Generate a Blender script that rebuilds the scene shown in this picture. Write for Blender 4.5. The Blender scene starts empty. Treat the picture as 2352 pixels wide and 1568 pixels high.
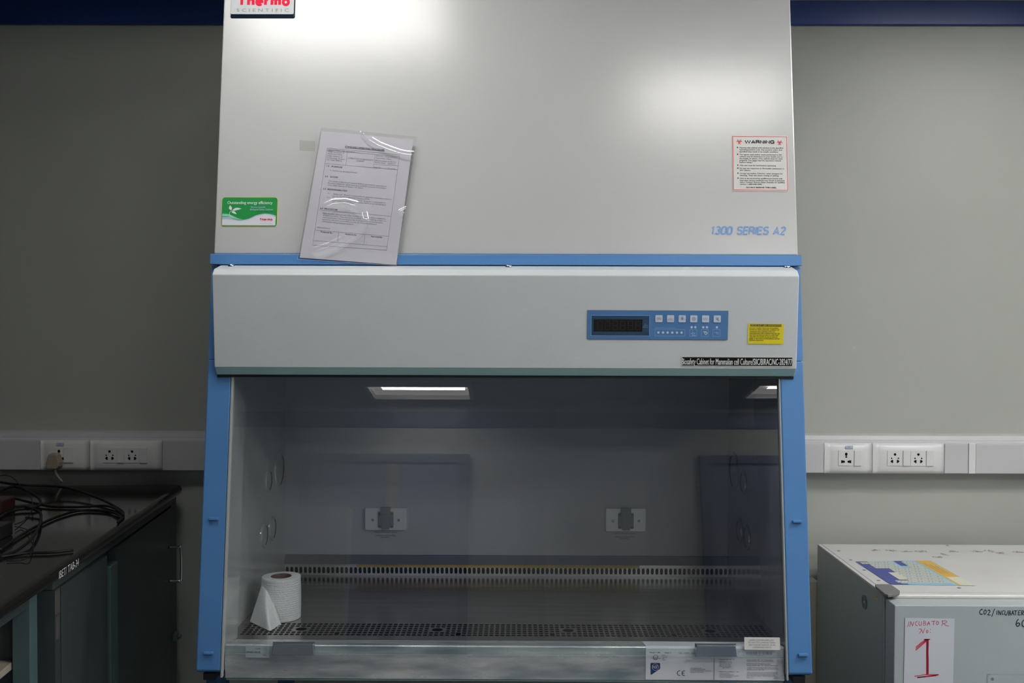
import bpy, math, random
from mathutils import Matrix, Vector
random.seed(7)
COL = bpy.context.scene.collection
SL = 0.1405                      # forward lean of the cabinet front (8 degrees)
def fy(z): return 2.081 + SL*(z-0.70)

# ---------------------------------------------------------------- materials
def mat(name, col, rough=0.5, metal=0.0, spec=0.5, noise=0.0, nscale=8.0, bump=0.0, bscale=60.0,
        stretch=(1,1,1), col2=None, rnoise=0.0, emit=None, estr=0.0, coat=0.0, aniso=0.0):
    m = bpy.data.materials.new(name); m.use_nodes = True
    nt = m.node_tree; b = nt.nodes['Principled BSDF']
    b.inputs['Base Color'].default_value = (*col, 1)
    b.inputs['Roughness'].default_value = rough
    b.inputs['Metallic'].default_value = metal
    b.inputs['Specular IOR Level'].default_value = spec
    b.inputs['Coat Weight'].default_value = coat
    b.inputs['Anisotropic'].default_value = aniso
    if emit: b.inputs['Emission Color'].default_value = (*emit, 1); b.inputs['Emission Strength'].default_value = estr
    tc = nt.nodes.new('ShaderNodeTexCoord'); mp = nt.nodes.new('ShaderNodeMapping')
    mp.inputs['Scale'].default_value = stretch
    nt.links.new(tc.outputs['Object'], mp.inputs['Vector'])
    if noise or rnoise:
        n = nt.nodes.new('ShaderNodeTexNoise'); n.inputs['Scale'].default_value = nscale; n.inputs['Detail'].default_value = 5
        nt.links.new(mp.outputs[0], n.inputs['Vector'])
        if noise:
            mx = nt.nodes.new('ShaderNodeMix'); mx.data_type = 'RGBA'
            c2 = col2 or tuple(c*(1-noise) for c in col)
            mx.inputs['A'].default_value = (*col, 1); mx.inputs['B'].default_value = (*c2, 1)
            rp = nt.nodes.new('ShaderNodeMapRange'); rp.inputs['From Min'].default_value = .35; rp.inputs['From Max'].default_value = .68
            nt.links.new(n.outputs['Fac'], rp.inputs['Value']); nt.links.new(rp.outputs[0], mx.inputs['Factor'])
            nt.links.new(mx.outputs['Result'], b.inputs['Base Color'])
        if rnoise:
            r2 = nt.nodes.new('ShaderNodeMapRange'); r2.inputs['From Min'].default_value = .3; r2.inputs['From Max'].default_value = .7
            r2.inputs['To Min'].default_value = max(0, rough-rnoise); r2.inputs['To Max'].default_value = min(1, rough+rnoise)
            nt.links.new(n.outputs['Fac'], r2.inputs['Value']); nt.links.new(r2.outputs[0], b.inputs['Roughness'])
    if bump:
        n2 = nt.nodes.new('ShaderNodeTexNoise'); n2.inputs['Scale'].default_value = bscale; n2.inputs['Detail'].default_value = 3
        bp = nt.nodes.new('ShaderNodeBump'); bp.inputs['Strength'].default_value = bump; bp.inputs['Distance'].default_value = .002
        nt.links.new(mp.outputs[0], n2.inputs['Vector']); nt.links.new(n2.outputs['Fac'], bp.inputs['Height'])
        nt.links.new(bp.outputs[0], b.inputs['Normal'])
    return m

def glass_mat(name, tint, refl=2.0, ior=1.5, rough=0.0, smear=0.0):
    m = bpy.data.materials.new(name); m.use_nodes = True
    nt = m.node_tree; nt.nodes.clear()
    out = nt.nodes.new('ShaderNodeOutputMaterial'); mix = nt.nodes.new('ShaderNodeMixShader')
    tr = nt.nodes.new('ShaderNodeBsdfTransparent'); gl = nt.nodes.new('ShaderNodeBsdfGlossy')
    lw = nt.nodes.new('ShaderNodeLayerWeight'); lw.inputs['Blend'].default_value = .5   # Schlick reflectance, same from both sides
    pw = nt.nodes.new('ShaderNodeMath'); pw.operation = 'POWER'; pw.inputs[1].default_value = 5
    fr = nt.nodes.new('ShaderNodeMath'); fr.operation = 'MULTIPLY_ADD'; f0 = ((ior-1)/(ior+1))**2; fr.inputs[1].default_value = 1-f0; fr.inputs[2].default_value = f0
    nt.links.new(lw.outputs['Facing'], pw.inputs[0]); nt.links.new(pw.outputs[0], fr.inputs[0])
    mu = nt.nodes.new('ShaderNodeMath'); mu.operation = 'MULTIPLY'; mu.inputs[1].default_value = refl; mu.use_clamp = True
    tr.inputs['Color'].default_value = (*tint, 1); gl.inputs['Roughness'].default_value = rough
    gl.inputs['Color'].default_value = (1, 1, 1, 1)
    nt.links.new(fr.outputs[0], mu.inputs[0]); nt.links.new(mu.outputs[0], mix.inputs['Fac'])
    nt.links.new(tr.outputs[0], mix.inputs[1]); nt.links.new(gl.outputs[0], mix.inputs[2])
    last = mix
    if smear:      # faint wiped-dust haze on the pane
        df = nt.nodes.new('ShaderNodeBsdfDiffuse'); df.inputs['Color'].default_value = (.7, .72, .75, 1)
        n = nt.nodes.new('ShaderNodeTexNoise'); n.inputs['Scale'].default_value = 3.5; n.inputs['Detail'].default_value = 6
        tc = nt.nodes.new('ShaderNodeTexCoord'); nt.links.new(tc.outputs['Object'], n.inputs['Vector'])
        r = nt.nodes.new('ShaderNodeMapRange'); r.inputs['From Min'].default_value = .5; r.inputs['From Max'].default_value = .8
        r.inputs['To Max'].default_value = smear
        nt.links.new(n.outputs['Fac'], r.inputs['Value'])
        mix2 = nt.nodes.new('ShaderNodeMixShader'); nt.links.new(r.outputs[0], mix2.inputs['Fac'])
        nt.links.new(mix.outputs[0], mix2.inputs[1]); nt.links.new(df.outputs[0], mix2.inputs[2]); last = mix2
    nt.links.new(last.outputs[0], out.inputs['Surface'])
    return m

MT = dict(
 wall=mat('wall_laminate', (.415,.435,.395), .42, spec=.45, noise=.06, nscale=1.5, bump=.04, bscale=220),
 farwall=mat('far_wall_paint', (.62,.62,.60), .6),
 stripe=mat('wall_stripe_blue', (.012,.045,.22), .28, spec=.6, bump=.25, bscale=2.2),
 ceil=mat('ceiling_tile', (.45,.46,.45), .9), floor=mat('floor_vinyl', (.16,.18,.19), .35, noise=.2),
 navy=mat('far_stripe', (.02,.05,.2), .4), violet=mat('door_violet', (.24,.26,.44), .5), frame=mat('door_frame', (.13,.15,.28), .5),
 board=mat('board_white', (.75,.74,.70), .5), beige=mat('beige_paint', (.42,.38,.30), .6),
 lamp=mat('lamp_diffuser', (.9,.9,.9), .5, emit=(1,.985,.96), estr=9.0), tubebright=mat('lamp_tube_bright', (.9,.9,.9), .5, emit=(1,.99,.97), estr=50.0), tubenear=mat('lamp_tube_near', (.9,.9,.9), .5, emit=(1,.99,.97), estr=15.5), tubefill=mat('lamp_tube_fill', (.9,.9,.9), .5, emit=(1,.99,.97), estr=24.0), lampw=mat('lamp_white', (.8,.8,.8), .5),
 tube=mat('lamp_tube', (.9,.9,.9), .5, emit=(1,.99,.97), estr=30.0), lampdim=mat('lamp_reflector', (.85,.84,.8), .4, emit=(1,.95,.88), estr=1.0),
 panel=mat('cabinet_enamel', (.53,.54,.54), .24, spec=.72, bump=.045, bscale=300, noise=.03, nscale=3),
 header=mat('header_enamel', (.60,.64,.66), .36, spec=.45, bump=.08, bscale=420, noise=.03, nscale=3),
 headside=mat('header_enamel_shaded', (.56,.585,.60), .34, spec=.45),
 blue=mat('blue_enamel', (.085,.235,.520), .38, spec=.4, noise=.05, nscale=4),
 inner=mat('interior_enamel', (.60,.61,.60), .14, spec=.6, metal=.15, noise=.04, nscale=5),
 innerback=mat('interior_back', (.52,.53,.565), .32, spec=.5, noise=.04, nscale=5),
 innerright=mat('interior_side_shaded', (.36,.37,.37), .10, spec=.7, metal=.45, noise=.05, nscale=5),  # darker copy of the interior enamel, right-hand shade put into the colour
 steel=mat('brushed_steel', (.66,.68,.70), .32, metal=.7, noise=.22, nscale=5, stretch=(.6,6,9), bump=.08, bscale=90, rnoise=.13),
 sill=mat('sill_steel', (1.0,1.0,1.0), .32, metal=.55, noise=.45, nscale=4.5, stretch=(1.3,4,7), col2=(.27,.35,.40), rnoise=.12, bump=.05, bscale=60),  # second colour paints blue-grey blotchy reflections into the steel
 tray=mat('tray_steel', (.35,.335,.33), .22, metal=.85, noise=.20, nscale=6, stretch=(.5,8,1), bump=.05, bscale=50, rnoise=.05),
 chrome=mat('polished_steel', (.75,.77,.78), .18, metal=1.0), darkhole=mat('dark_plenum', (.004,.005,.008), .8, spec=.1), ledge=mat('ledge_steel', (.50,.48,.47), .3, metal=.8),
 white=mat('white_plastic', (.72,.72,.72), .35, spec=.5), leftwall=mat('left_wall', (.12,.125,.12), .6), offw=mat('trunking_plastic', (.56,.56,.575), .38, noise=.04, nscale=4),
 handle=mat('handle_steel', (.42,.50,.56), .15, metal=.9), bevelteal=mat('header_edge_bounce', (.46,.72,.73), .4),
 gasket=mat('gasket_white', (.36,.39,.37), .5), black=mat('black_plastic', (.012,.012,.014), .45),
 ink=mat('printed_ink', (.02,.022,.04), .6), greyink=mat('grey_ink', (.22,.23,.26), .6),
 sticker=mat('sticker_paper', (.66,.66,.64), .45), red=mat('red_ink', (.72,.06,.05), .5),
 seriesblue=mat('series_blue', (.17,.33,.66), .45), green=mat('green_ink', (.012,.30,.065), .4),
 mint=mat('mint_ink', (.25,.66,.42), .4), paleblue=mat('pale_blue_ink', (.42,.55,.72), .4), labwhite=mat('label_white', (.72,.74,.80), .4),
 yellow=mat('yellow_sticker', (.78,.66,.012), .45), pink=mat('brand_red', (.80,.02,.06), .6, spec=.08),
 badge=mat('badge_silver', (.50,.52,.54), .4, spec=.3), badgeedge=mat('badge_edge', (.02,.04,.07), .12, spec=.8),
 cblue=mat('control_blue', (.075,.20,.45), .4), cline=mat('control_line', (.33,.50,.75), .5), cnavy=mat('control_navy', (.03,.07,.13), .3),
 cbtn=mat('control_button', (.62,.66,.70), .4), lcd=mat('display_black', (.008,.008,.008), .2), lcdseg=mat('display_segment', (.022,.020,.014), .4),
 paper=mat('paper', (.68,.67,.72), .6), tissue=mat('tissue', (.80,.80,.80), .9, bump=.6, bscale=260),
 card=mat('cardboard', (.22,.15,.11), .8), plate=mat('outlet_plate_steel', (.86,.86,.87), .35, metal=.35), slotplate=mat('slotted_plate_steel', (.85,.85,.85), .28, metal=.75), greycap=mat('outlet_cap', (.27,.30,.30), .45),
 gold=mat('brown_tape', (.80,.58,.15), .35, metal=.25, noise=.3, nscale=30, stretch=(.3,3,3)),
 granite=mat('bench_black', (.016,.015,.014), .10, spec=.6, noise=.2, nscale=40), teal=mat('bench_teal', (.055,.075,.078), .42, noise=.25, nscale=5),
 tealedge=mat('bench_teal_light', (.085,.14,.145), .4), chip=mat('chipped_primer', (.09,.085,.08), .7),
 cable=mat('cable_black', (.008,.008,.010), .5, spec=.25), redbox=mat('dark_red_plastic', (.035,.012,.012), .4),
 cream=mat('plug_cream', (.33,.27,.20), .5), cord=mat('cord_grey', (.42,.42,.40), .5),
 incw=mat('incubator_white', (.66,.655,.65), .38, noise=.05, nscale=6, bump=.05, bscale=300),
 incs=mat('incubator_side', (.33,.37,.375), .4, bump=.05, bscale=300), incd=mat('incubator_door', (.42,.475,.49), .36, noise=.05, nscale=3, bump=.05, bscale=300),
 capgrey=mat('hinge_cap_grey', (.17,.17,.17), .4), rust=mat('rust_stain', (.40,.31,.28), .8),
 chartblue=mat('chart_navy', (.05,.07,.32), .35), chartsky=mat('chart_sky', (.30,.56,.74), .35), charty=mat('chart_orange', (.78,.46,.06), .35), chartc=mat('chart_cream', (.70,.70,.58), .35),
 signp=mat('sign_paper', (.60,.64,.70), .6), marker=mat('red_marker', (.60,.03,.07), .5), bmarker=mat('black_marker', (.006,.008,.03), .4),
 tape=glass_mat('clear_tape', (.95,.955,.94), .6, 1.3, .3), film=glass_mat('clear_film', (.95,.95,.96), 2.5, 1.5, .12),
 glass=glass_mat('sash_glass', (.90,.935,.945), 2.1, 1.5, 0.0, .02), gedge=mat('glass_edge', (.35,.52,.50), .2),
 lightblue=mat('tiny_sticker', (.50,.54,.70), .5), stand=mat('stand_blue', (.035,.10,.22), .4),
 shade=mat('wall_plate', (.62,.61,.60), .4), navysq=mat('logo_navy', (.012,.045,.16), .4), silverink=mat('white_ink', (.75,.78,.75), .5))

# ---------------------------------------------------------------- mesh building
_glyph = {}
def glyphs(s, bold, sp):
    k = (s, bold, sp)
    if k not in _glyph:
        cu = bpy.data.curves.new('tmp', 'FONT'); cu.body = s; cu.offset = bold; cu.resolution_u = 3; cu.space_character = sp
        ob = bpy.data.objects.new('tmp', cu); me = bpy.data.meshes.new_from_object(ob)
        vs = [tuple(v.co) for v in me.vertices]; fs = [tuple(p.vertices) for p in me.polygons]
        bpy.data.objects.remove(ob); bpy.data.curves.remove(cu); bpy.data.meshes.remove(me)
        _glyph[k] = (vs, fs)
    return _glyph[k]
CAP = None
def _arc(cx,cy,rx,ry,a0,a1,n=10):
    return [(cx+rx*math.cos(math.radians(a0+(a1-a0)*i/n)), cy+ry*math.sin(math.radians(a0+(a1-a0)*i/n))) for i in range(n+1)]
# grotesque letter skeletons: width, strokes (cap height 1, x-height .72)
LET = {
 '1':(.34,[[(.02,.80),(.22,1),(.22,0)]]), '3':(.5,[_arc(.25,.75,.23,.25,150,-80,12)+_arc(.25,.26,.25,.26,85,-150,12)]),
 '0':(.5,[_arc(.25,.74,.25,.26,0,180)+_arc(.25,.26,.25,.26,180,360)+[(.5,.74)]]), '2':(.5,[_arc(.25,.74,.24,.26,165,-30,10)+[(.02,0),(.5,0)]]),
 '4':(.52,[[(.38,0),(.38,1),(.0,.28),(.52,.28)]]), '7':(.5,[[(0,1),(.5,1),(.17,0)]]),
 '8':(.5,[_arc(.25,.76,.22,.24,-90,270,16),_arc(.25,.26,.25,.26,90,450,16)]), '-':(.26,[[(0,.40),(.26,.40)]]), ':':(.05,[[(.02,.05),(.02,.09)],[(.02,.60),(.02,.64)]]),
 '/':(.24,[[(0,-.05),(.24,1.02)]]),
 'S':(.56,[_arc(.28,.76,.26,.24,25,250,10)+_arc(.28,.26,.28,.26,75,-160,10)]), 'E':(.46,[[(.46,1),(0,1),(0,0),(.46,0)],[(0,.52),(.42,.52)]]),
 'R':(.55,[[(0,0),(0,1),(.28,1)]+_arc(.28,.76,.24,.24,90,-90,8)+[(0,.52)],[(.30,.50),(.50,.30),(.54,0)]]), 'I':(.06,[[(.03,0),(.03,1)]]),
 'A':(.62,[[(0,0),(.31,1),(.62,0)],[(.10,.30),(.52,.30)]]), 'W':(.92,[[(0,1),(.22,0),(.46,.98),(.70,0),(.92,1)]]), 'N':(.56,[[(0,0),(0,1),(.56,0),(.56,1)]]),
 'G':(.60,[_arc(.31,.70,.30,.30,20,180,8)+_arc(.31,.30,.30,.30,180,330,8)+[(.60,.48),(.34,.48)]]), 'C':(.56,[_arc(.30,.70,.28,.30,15,180,8)+_arc(.30,.30,.28,.30,180,345,8)]),
 'B':(.54,[[(0,0),(0,1),(.26,1)]+_arc(.26,.77,.23,.23,90,-90,8)+[(0,.54)],[(.26,.54)]+_arc(.27,.27,.27,.27,90,-90,8)+[(0,0)]]), 'M':(.72,[[(0,0),(0,1),(.36,.12),(.72,1),(.72,0)]]),
 'T':(.56,[[(0,1),(.56,1)],[(.28,1),(.28,0)]]),
 'i':(.06,[[(.03,0),(.03,.72)],[(.03,.93),(.03,.98)]]), 'o':(.46,[_arc(.23,.36,.23,.36,0,360,18)]), 's':(.40,[_arc(.20,.54,.18,.18,30,250,9)+_arc(.20,.18,.20,.18,75,-160,9)]),
 'a':(.42,[_arc(.20,.52,.19,.20,160,0,8)+[(.40,.50),(.40,0)],[(.40,.42)]+_arc(.18,.20,.18,.20,110,300,9)+[(.40,.16)]]), 'f':(.28,[[(.28,.98)]+_arc(.22,.84,.12,.14,90,180,5)+[(.10,0)],[(0,.70),(.26,.70)]]),
 'e':(.46,[[(.02,.38),(.46,.38)]+_arc(.23,.36,.23,.36,5,320,16)]), 't':(.26,[[(.10,.94),(.10,.12),(.16,0),(.26,0)],[(0,.70),(.25,.70)]]),
 'y':(.44,[[(0,.72),(.22,.04)],[(.44,.72),(.18,-.16),(.10,-.24),(.02,-.24)]]), 'b':(.44,[[(0,1),(0,0)],_arc(.21,.36,.22,.36,180,-180,16)]),
 'n':(.40,[[(0,0),(0,.72)],[(0,.52)]+_arc(.20,.50,.20,.22,160,0,8)+[(.40,0)]]), 'r':(.26,[[(0,0),(0,.72)],[(0,.48)]+_arc(.20,.48,.18,.22,150,80,5)]),
 'm':(.66,[[(0,0),(0,.72)],[(0,.54)]+_arc(.17,.54,.16,.18,160,0,7)+[(.33,0)],[(.33,.54)]+_arc(.50,.54,.16,.18,160,0,7)+[(.66,0)]]),
 'l':(.06,[[(.03,0),(.03,1)]]), 'c':(.40,[_arc(.22,.36,.22,.36,40,320,14)]), 'u':(.40,[[(0,.72),(0,.22)]+_arc(.20,.20,.20,.20,180,340,7),[(.40,.72),(.40,0)]]),
 'h':(.40,[[(0,0),(0,1)],[(0,.52)]+_arc(.20,.50,.20,.22,160,0,8)+[(.40,0)]]), ' ':(.26,[])}
class MB:
    def __init__(s, frame=None): s.v=[]; s.f=[]; s.m=[]; s.mats=[]; s.fr=frame; s.cur=0
    def mat(s, key):
        m = MT[key]
        if m not in s.mats: s.mats.append(m)
        s.cur = s.mats.index(m); return s
    def add(s, vs, fs):
        o = len(s.v)
        for p in vs:
            p = Vector(p); s.v.append(s.fr @ p if s.fr else p)
        for f in fs: s.f.append([o+i for i in f]); s.m.append(s.cur)
        return s
    def box(s, x0,x1,y0,y1,z0,z1):
        vs=[(x,y,z) for z in (z0,z1) for y in (y0,y1) for x in (x0,x1)]
        return s.add(vs, [(0,2,3,1),(4,5,7,6),(0,1,5,4),(2,6,7,3),(0,4,6,2),(1,3,7,5)])
    def hexa(s, a, b):      # two matching loops joined into a solid
        n=len(a); vs=list(a)+list(b)
        return s.add(vs, [tuple(range(n))[::-1], tuple(range(n,2*n))]+[(i,(i+1)%n,n+(i+1)%n,n+i) for i in range(n)])
    def prismx(s, prof, x0, x1):   # profile of (y,z)
        return s.hexa([(x0,y,z) for y,z in prof], [(x1,y,z) for y,z in prof])
    def rect(s, x0,y0,x1,y1,h=0.0):  # flat rect in local xy
        return s.add([(x0,y0,h),(x1,y0,h),(x1,y1,h),(x0,y1,h)], [(0,1,2,3)])
    def poly(s, pts, h=0.0):
        return s.add([(p[0],p[1],h) for p in pts], [tuple(range(len(pts)))])
    def slab(s, pts, h0, h1):
        return s.hexa([(p[0],p[1],h0) for p in pts], [(p[0],p[1],h1) for p in pts])
    def disc(s, x,y,r,h=0.0,n=20,ry=None):
        ry=ry or r
        return s.poly([(x+r*math.cos(2*math.pi*i/n), y+ry*math.sin(2*math.pi*i/n)) for i in range(n)],h)
    def ring(s, x,y,r0,r1,h=0.0,a0=0,a1=360,n=28):
        vs=[];fs=[]
        for i in range(n+1):
            a=math.radians(a0+(a1-a0)*i/n)
            vs+= [(x+r0*math.cos(a),y+r0*math.sin(a),h),(x+r1*math.cos(a),y+r1*math.sin(a),h)]
        for i in range(n): fs.append((2*i,2*i+1,2*i+3,2*i+2))
        return s.add(vs,fs)
    def frame(s, x0,y0,x1,y1,w,h=0.0):
        s.rect(x0,y0,x1,y0+w,h); s.rect(x0,y1-w,x1,y1,h); s.rect(x0,y0+w,x0+w,y1-w,h); s.rect(x1-w,y0+w,x1,y1-w,h); return s
    def stroke(s, pts, w, h=0.0):
        for i in range(len(pts)-1):
            (x0,y0),(x1,y1)=pts[i],pts[i+1]; d=math.hypot(x1-x0,y1-y0) or 1e-9
            nx,ny=-(y1-y0)/d*w/2,(x1-x0)/d*w/2; hh=h+1e-6*i
            s.add([(x0-nx,y0-ny,hh),(x1-nx,y1-ny,hh),(x1+nx,y1+ny,hh),(x0+nx,y0+ny,hh)],[(0,1,2,3)])
            s.disc(x1,y1,w/2,hh+5e-7,10)
        s.disc(pts[0][0],pts[0][1],w/2,h,10); return s
    def text(s, t, x,y,cap, w=None, align='l', bold=0.0, shear=0.0, rot=0.0, sp=1.0, h=0.0, sx=None):
        global CAP
        if CAP is None: CAP=max(v[1] for v in glyphs('H',0,1.0)[0])
        vs,fs=glyphs(t,0.0,sp)
        if not vs: return s
        a=min(v[0] for v in vs); b=max(v[0] for v in vs); k=cap/CAP
        kx=(w/(b-a)) if w else (sx or 1)*k
        W=(b-a)*kx; ox={'l':0,'c':-W/2,'r':-W}[align]; c,sn=math.cos(rot),math.sin(rot)
        for j,dx in enumerate((-bold,bold) if bold else (0,)):   # heavier weight: a second impression set slightly aside
            out=[]
            for v in vs:
                px=(v[0]-a+dx*.8)*kx+ox+shear*v[1]*k; py=v[1]*k
                out.append((x+px*c-py*sn, y+px*sn+py*c, h+j*4e-6))
            s.add(out,fs)
        return s
    def letters(s, t, x,y,cap,w, wt=.17, shear=0.0, h=0.0, gap=.17, vwt=None):
        # monoline grotesque lettering fitted to width w; cap measured to the outside of the strokes
        tot=sum(LET[c][0]+gap for c in t)-gap; q=cap*(1-wt); kx=(w-wt*cap)/tot; cx=0.0
        for c in t:
            wd,st=LET[c]
            for k,pl in enumerate(st):
                P=[(x+wt*cap/2+(cx+px)*kx+shear*(py*q), y+wt*cap/2+py*q) for px,py in pl]
                if len(P)>1: s.band(P,wt*cap,h+5e-5*k)
            cx+=wd+gap
        return s
    def band(s, P, w, h):
        L=[];Rr=[]; n=len(P); closed=math.hypot(P[0][0]-P[-1][0],P[0][1]-P[-1][1])<1e-7
        for i in range(n):
            a=P[i-1] if i>0 else (P[-2] if closed else None); b=P[i+1] if i<n-1 else (P[1] if closed else None)
            def nr(p,q_):
                d=math.hypot(q_[0]-p[0],q_[1]-p[1]) or 1e-9; return (-(q_[1]-p[1])/d,(q_[0]-p[0])/d)
            if a is None: m=nr(P[i],b);k=1
            elif b is None: m=nr(a,P[i]);k=1
            else:
                n1=nr(a,P[i]);n2=nr(P[i],b); m=(n1[0]+n2[0],n1[1]+n2[1]); l=math.hypot(*m) or 1e-9; m=(m[0]/l,m[1]/l); k=min(1/max(.25,m[0]*n1[0]+m[1]*n1[1]),1.25)
            L.append((P[i][0]+m[0]*w/2*k,P[i][1]+m[1]*w/2*k,h+i*2e-6)); Rr.append((P[i][0]-m[0]*w/2*k,P[i][1]-m[1]*w/2*k,h+i*2e-6))
        return s.add(L+Rr,[(i,n+i,n+i+1,i+1) for i in range(n-1)])
    def cyl(s, p0,p1,r,n=20,r1=None,caps=True):
        p0=Vector(p0);p1=Vector(p1);d=(p1-p0).normalized(); a=d.orthogonal().normalized(); b=d.cross(a); r1=r if r1 is None else r1
        vs=[p0+(a*math.cos(2*math.pi*i/n)+b*math.sin(2*math.pi*i/n))*r for i in range(n)]+[p1+(a*math.cos(2*math.pi*i/n)+b*math.sin(2*math.pi*i/n))*r1 for i in range(n)]
        fs=[(i,(i+1)%n,n+(i+1)%n,n+i) for i in range(n)]
        if caps: fs+=[tuple(range(n))[::-1],tuple(range(n,2*n))]
        return s.add(vs,fs)
    def tube(s, pts, r, n=10, smooth=5):
        P=[Vector(p) for p in pts]
        if smooth:
            Q=[]
            for i in range(len(P)-1):
                a=P[max(i-1,0)];b=P[i];c=P[i+1];d=P[min(i+2,len(P)-1)]
                for k in range(smooth):
                    t=k/smooth; Q.append(.5*((2*b)+(c-a)*t+(2*a-5*b+4*c-d)*t*t+(3*b-a-3*c+d)*t**3))
            Q.append(P[-1]); P=Q
        vs=[];fs=[];up=None
        for i,p in enumerate(P):
            d=(P[min(i+1,len(P)-1)]-P[max(i-1,0)]).normalized()
            if up is None: up=d.orthogonal().normalized()
            a=(up-d*up.dot(d)); a=a.normalized() if a.length>1e-6 else d.orthogonal().normalized(); up=a; b=d.cross(a)
            vs+=[p+(a*math.cos(2*math.pi*k/n)+b*math.sin(2*math.pi*k/n))*r for k in range(n)]
        for i in range(len(P)-1):
            for k in range(n): fs.append((i*n+k,i*n+(k+1)%n,(i+1)*n+(k+1)%n,(i+1)*n+k))
        fs+=[tuple(range(n))[::-1],tuple(range((len(P)-1)*n,len(P)*n))]
        return s.add(vs,fs)
    def lathe(s, c, prof, n=40):   # prof (r,z) around vertical axis
        vs=[];fs=[]
        for r,z in prof:
            for i in range(n): a=2*math.pi*i/n; vs.append((c[0]+r*math.cos(a),c[1]+r*math.sin(a),c[2]+z))
        for j in range(len(prof)-1):
            for i in range(n): fs.append((j*n+i,j*n+(i+1)%n,(j+1)*n+(i+1)%n,(j+1)*n+i))
        return s.add(vs,fs)
    def cell(s, x0,x1,y0,y1,cx,cy,hw,hh,p=3.0,t=.0012):  # plate cell with one rounded opening (local xy, normal +z)
        an=sorted([2*math.pi*i/20 for i in range(20)]+[math.atan2(y-cy,x-cx)%(2*math.pi) for x in (x0,x1) for y in (y0,y1)])
        O=[];I=[]
        for a in an:
            c,sn=math.cos(a),math.sin(a)
            tt=min((((x1-cx)/c) if c>1e-9 else ((x0-cx)/c) if c<-1e-9 else 9), (((y1-cy)/sn) if sn>1e-9 else ((y0-cy)/sn) if sn<-1e-9 else 9))
            O.append((cx+c*tt,cy+sn*tt,0)); rr=(abs(c/hw)**p+abs(sn/hh)**p)**(-1/p); I.append((cx+c*rr,cy+sn*rr,0))
        n=len(an); D=[(x,y,-t) for x,y,_ in I]
        fs=[(i,(i+1)%n,n+(i+1)%n,n+i) for i in range(n)]+[(n+i,n+(i+1)%n,2*n+(i+1)%n,2*n+i) for i in range(n)]
        return s.add(O+I+D,fs)
    def build(s, name, parent=None, smooth=False, bevel=0.0, seg=2, fixn=False):
        xs=[v.x for v in s.v];ys=[v.y for v in s.v];zs=[v.z for v in s.v]
        o=Vector(((min(xs)+max(xs))/2,(min(ys)+max(ys))/2,min(zs)))
        me=bpy.data.meshes.new(name); me.from_pydata([v-o for v in s.v],[],s.f)
        for m in s.mats: me.materials.append(m)
        for i,p in enumerate(me.polygons): p.material_index=s.m[i]; p.use_smooth=smooth
        me.update()
        ob=bpy.data.objects.new(name,me); ob.location=o; COL.objects.link(ob)
        if parent is not None:
            ob.parent=parent; ob.matrix_parent_inverse=Matrix.Translation(-world_loc(parent))
        ob['_w']=list(o)
        if bevel:
            bv=ob.modifiers.new('bevel','BEVEL'); bv.width=bevel; bv.segments=seg; bv.limit_method='ANGLE'; bv.angle_limit=math.radians(40)
        return ob
def world_loc(o): return Vector(o['_w'])
def tag(o, label, cat, group=None, kind=None):
    if label: o['label']=label
    if cat: o['category']=cat
    if group: o['group']=group
    if kind: o['kind']=kind
    return o
def thing(name, loc, label, cat, group=None):
    o=bpy.data.objects.new(name,None); o.empty_display_size=.05; o.location=loc; COL.objects.link(o); o['_w']=list(loc)
    return tag(o,label,cat,group)
def struct(o): o['kind']='structure'; return o
def plane_frame(origin, xdir, ydir):
    x=Vector(xdir).normalized(); y=Vector(ydir).normalized(); z=x.cross(y).normalized(); y=z.cross(x)
    m=Matrix.Identity(4)
    for i in range(3): m[i][0]=x[i]; m[i][1]=y[i]; m[i][2]=z[i]; m[i][3]=origin[i]
    return m
def front_frame(x, z, off=0.0, rot=0.0, lean=SL, y0=None):  # local x right, y up the face, z toward the room
    y=(fy(z) if y0 is None else y0)-off
    c,sn=math.cos(rot),math.sin(rot); L=math.sqrt(1+lean*lean)
    X=Vector((c, -(-sn)*0+sn*lean/L, sn/L)); Y=Vector((-sn, c*lean/L, c/L))
    return plane_frame((x,y,z), X, Y)
def rrect(x0,y0,x1,y1,r,n=5):
    pts=[]
    for cx,cy,a in ((x1-r,y1-r,0),(x0+r,y1-r,90),(x0+r,y0+r,180),(x1-r,y0+r,270)):
        for i in range(n+1):
            t=math.radians(a+90*i/n); pts.append((cx+r*math.cos(t),cy+r*math.sin(t)))
    return pts
def copy_tree(o, loc):
    d=Vector(loc)-o.location
    r=o.copy(); COL.objects.link(r); r.location=loc; r['_w']=list(loc)
    def rec(src,dst):
        for ch in [c for c in bpy.data.objects if c.parent==src and c!=dst]:
            c=ch.copy(); COL.objects.link(c); c.parent=dst; c['_w']=list(Vector(ch['_w'])+d); rec(ch,c)
    rec(o,r); return r
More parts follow.
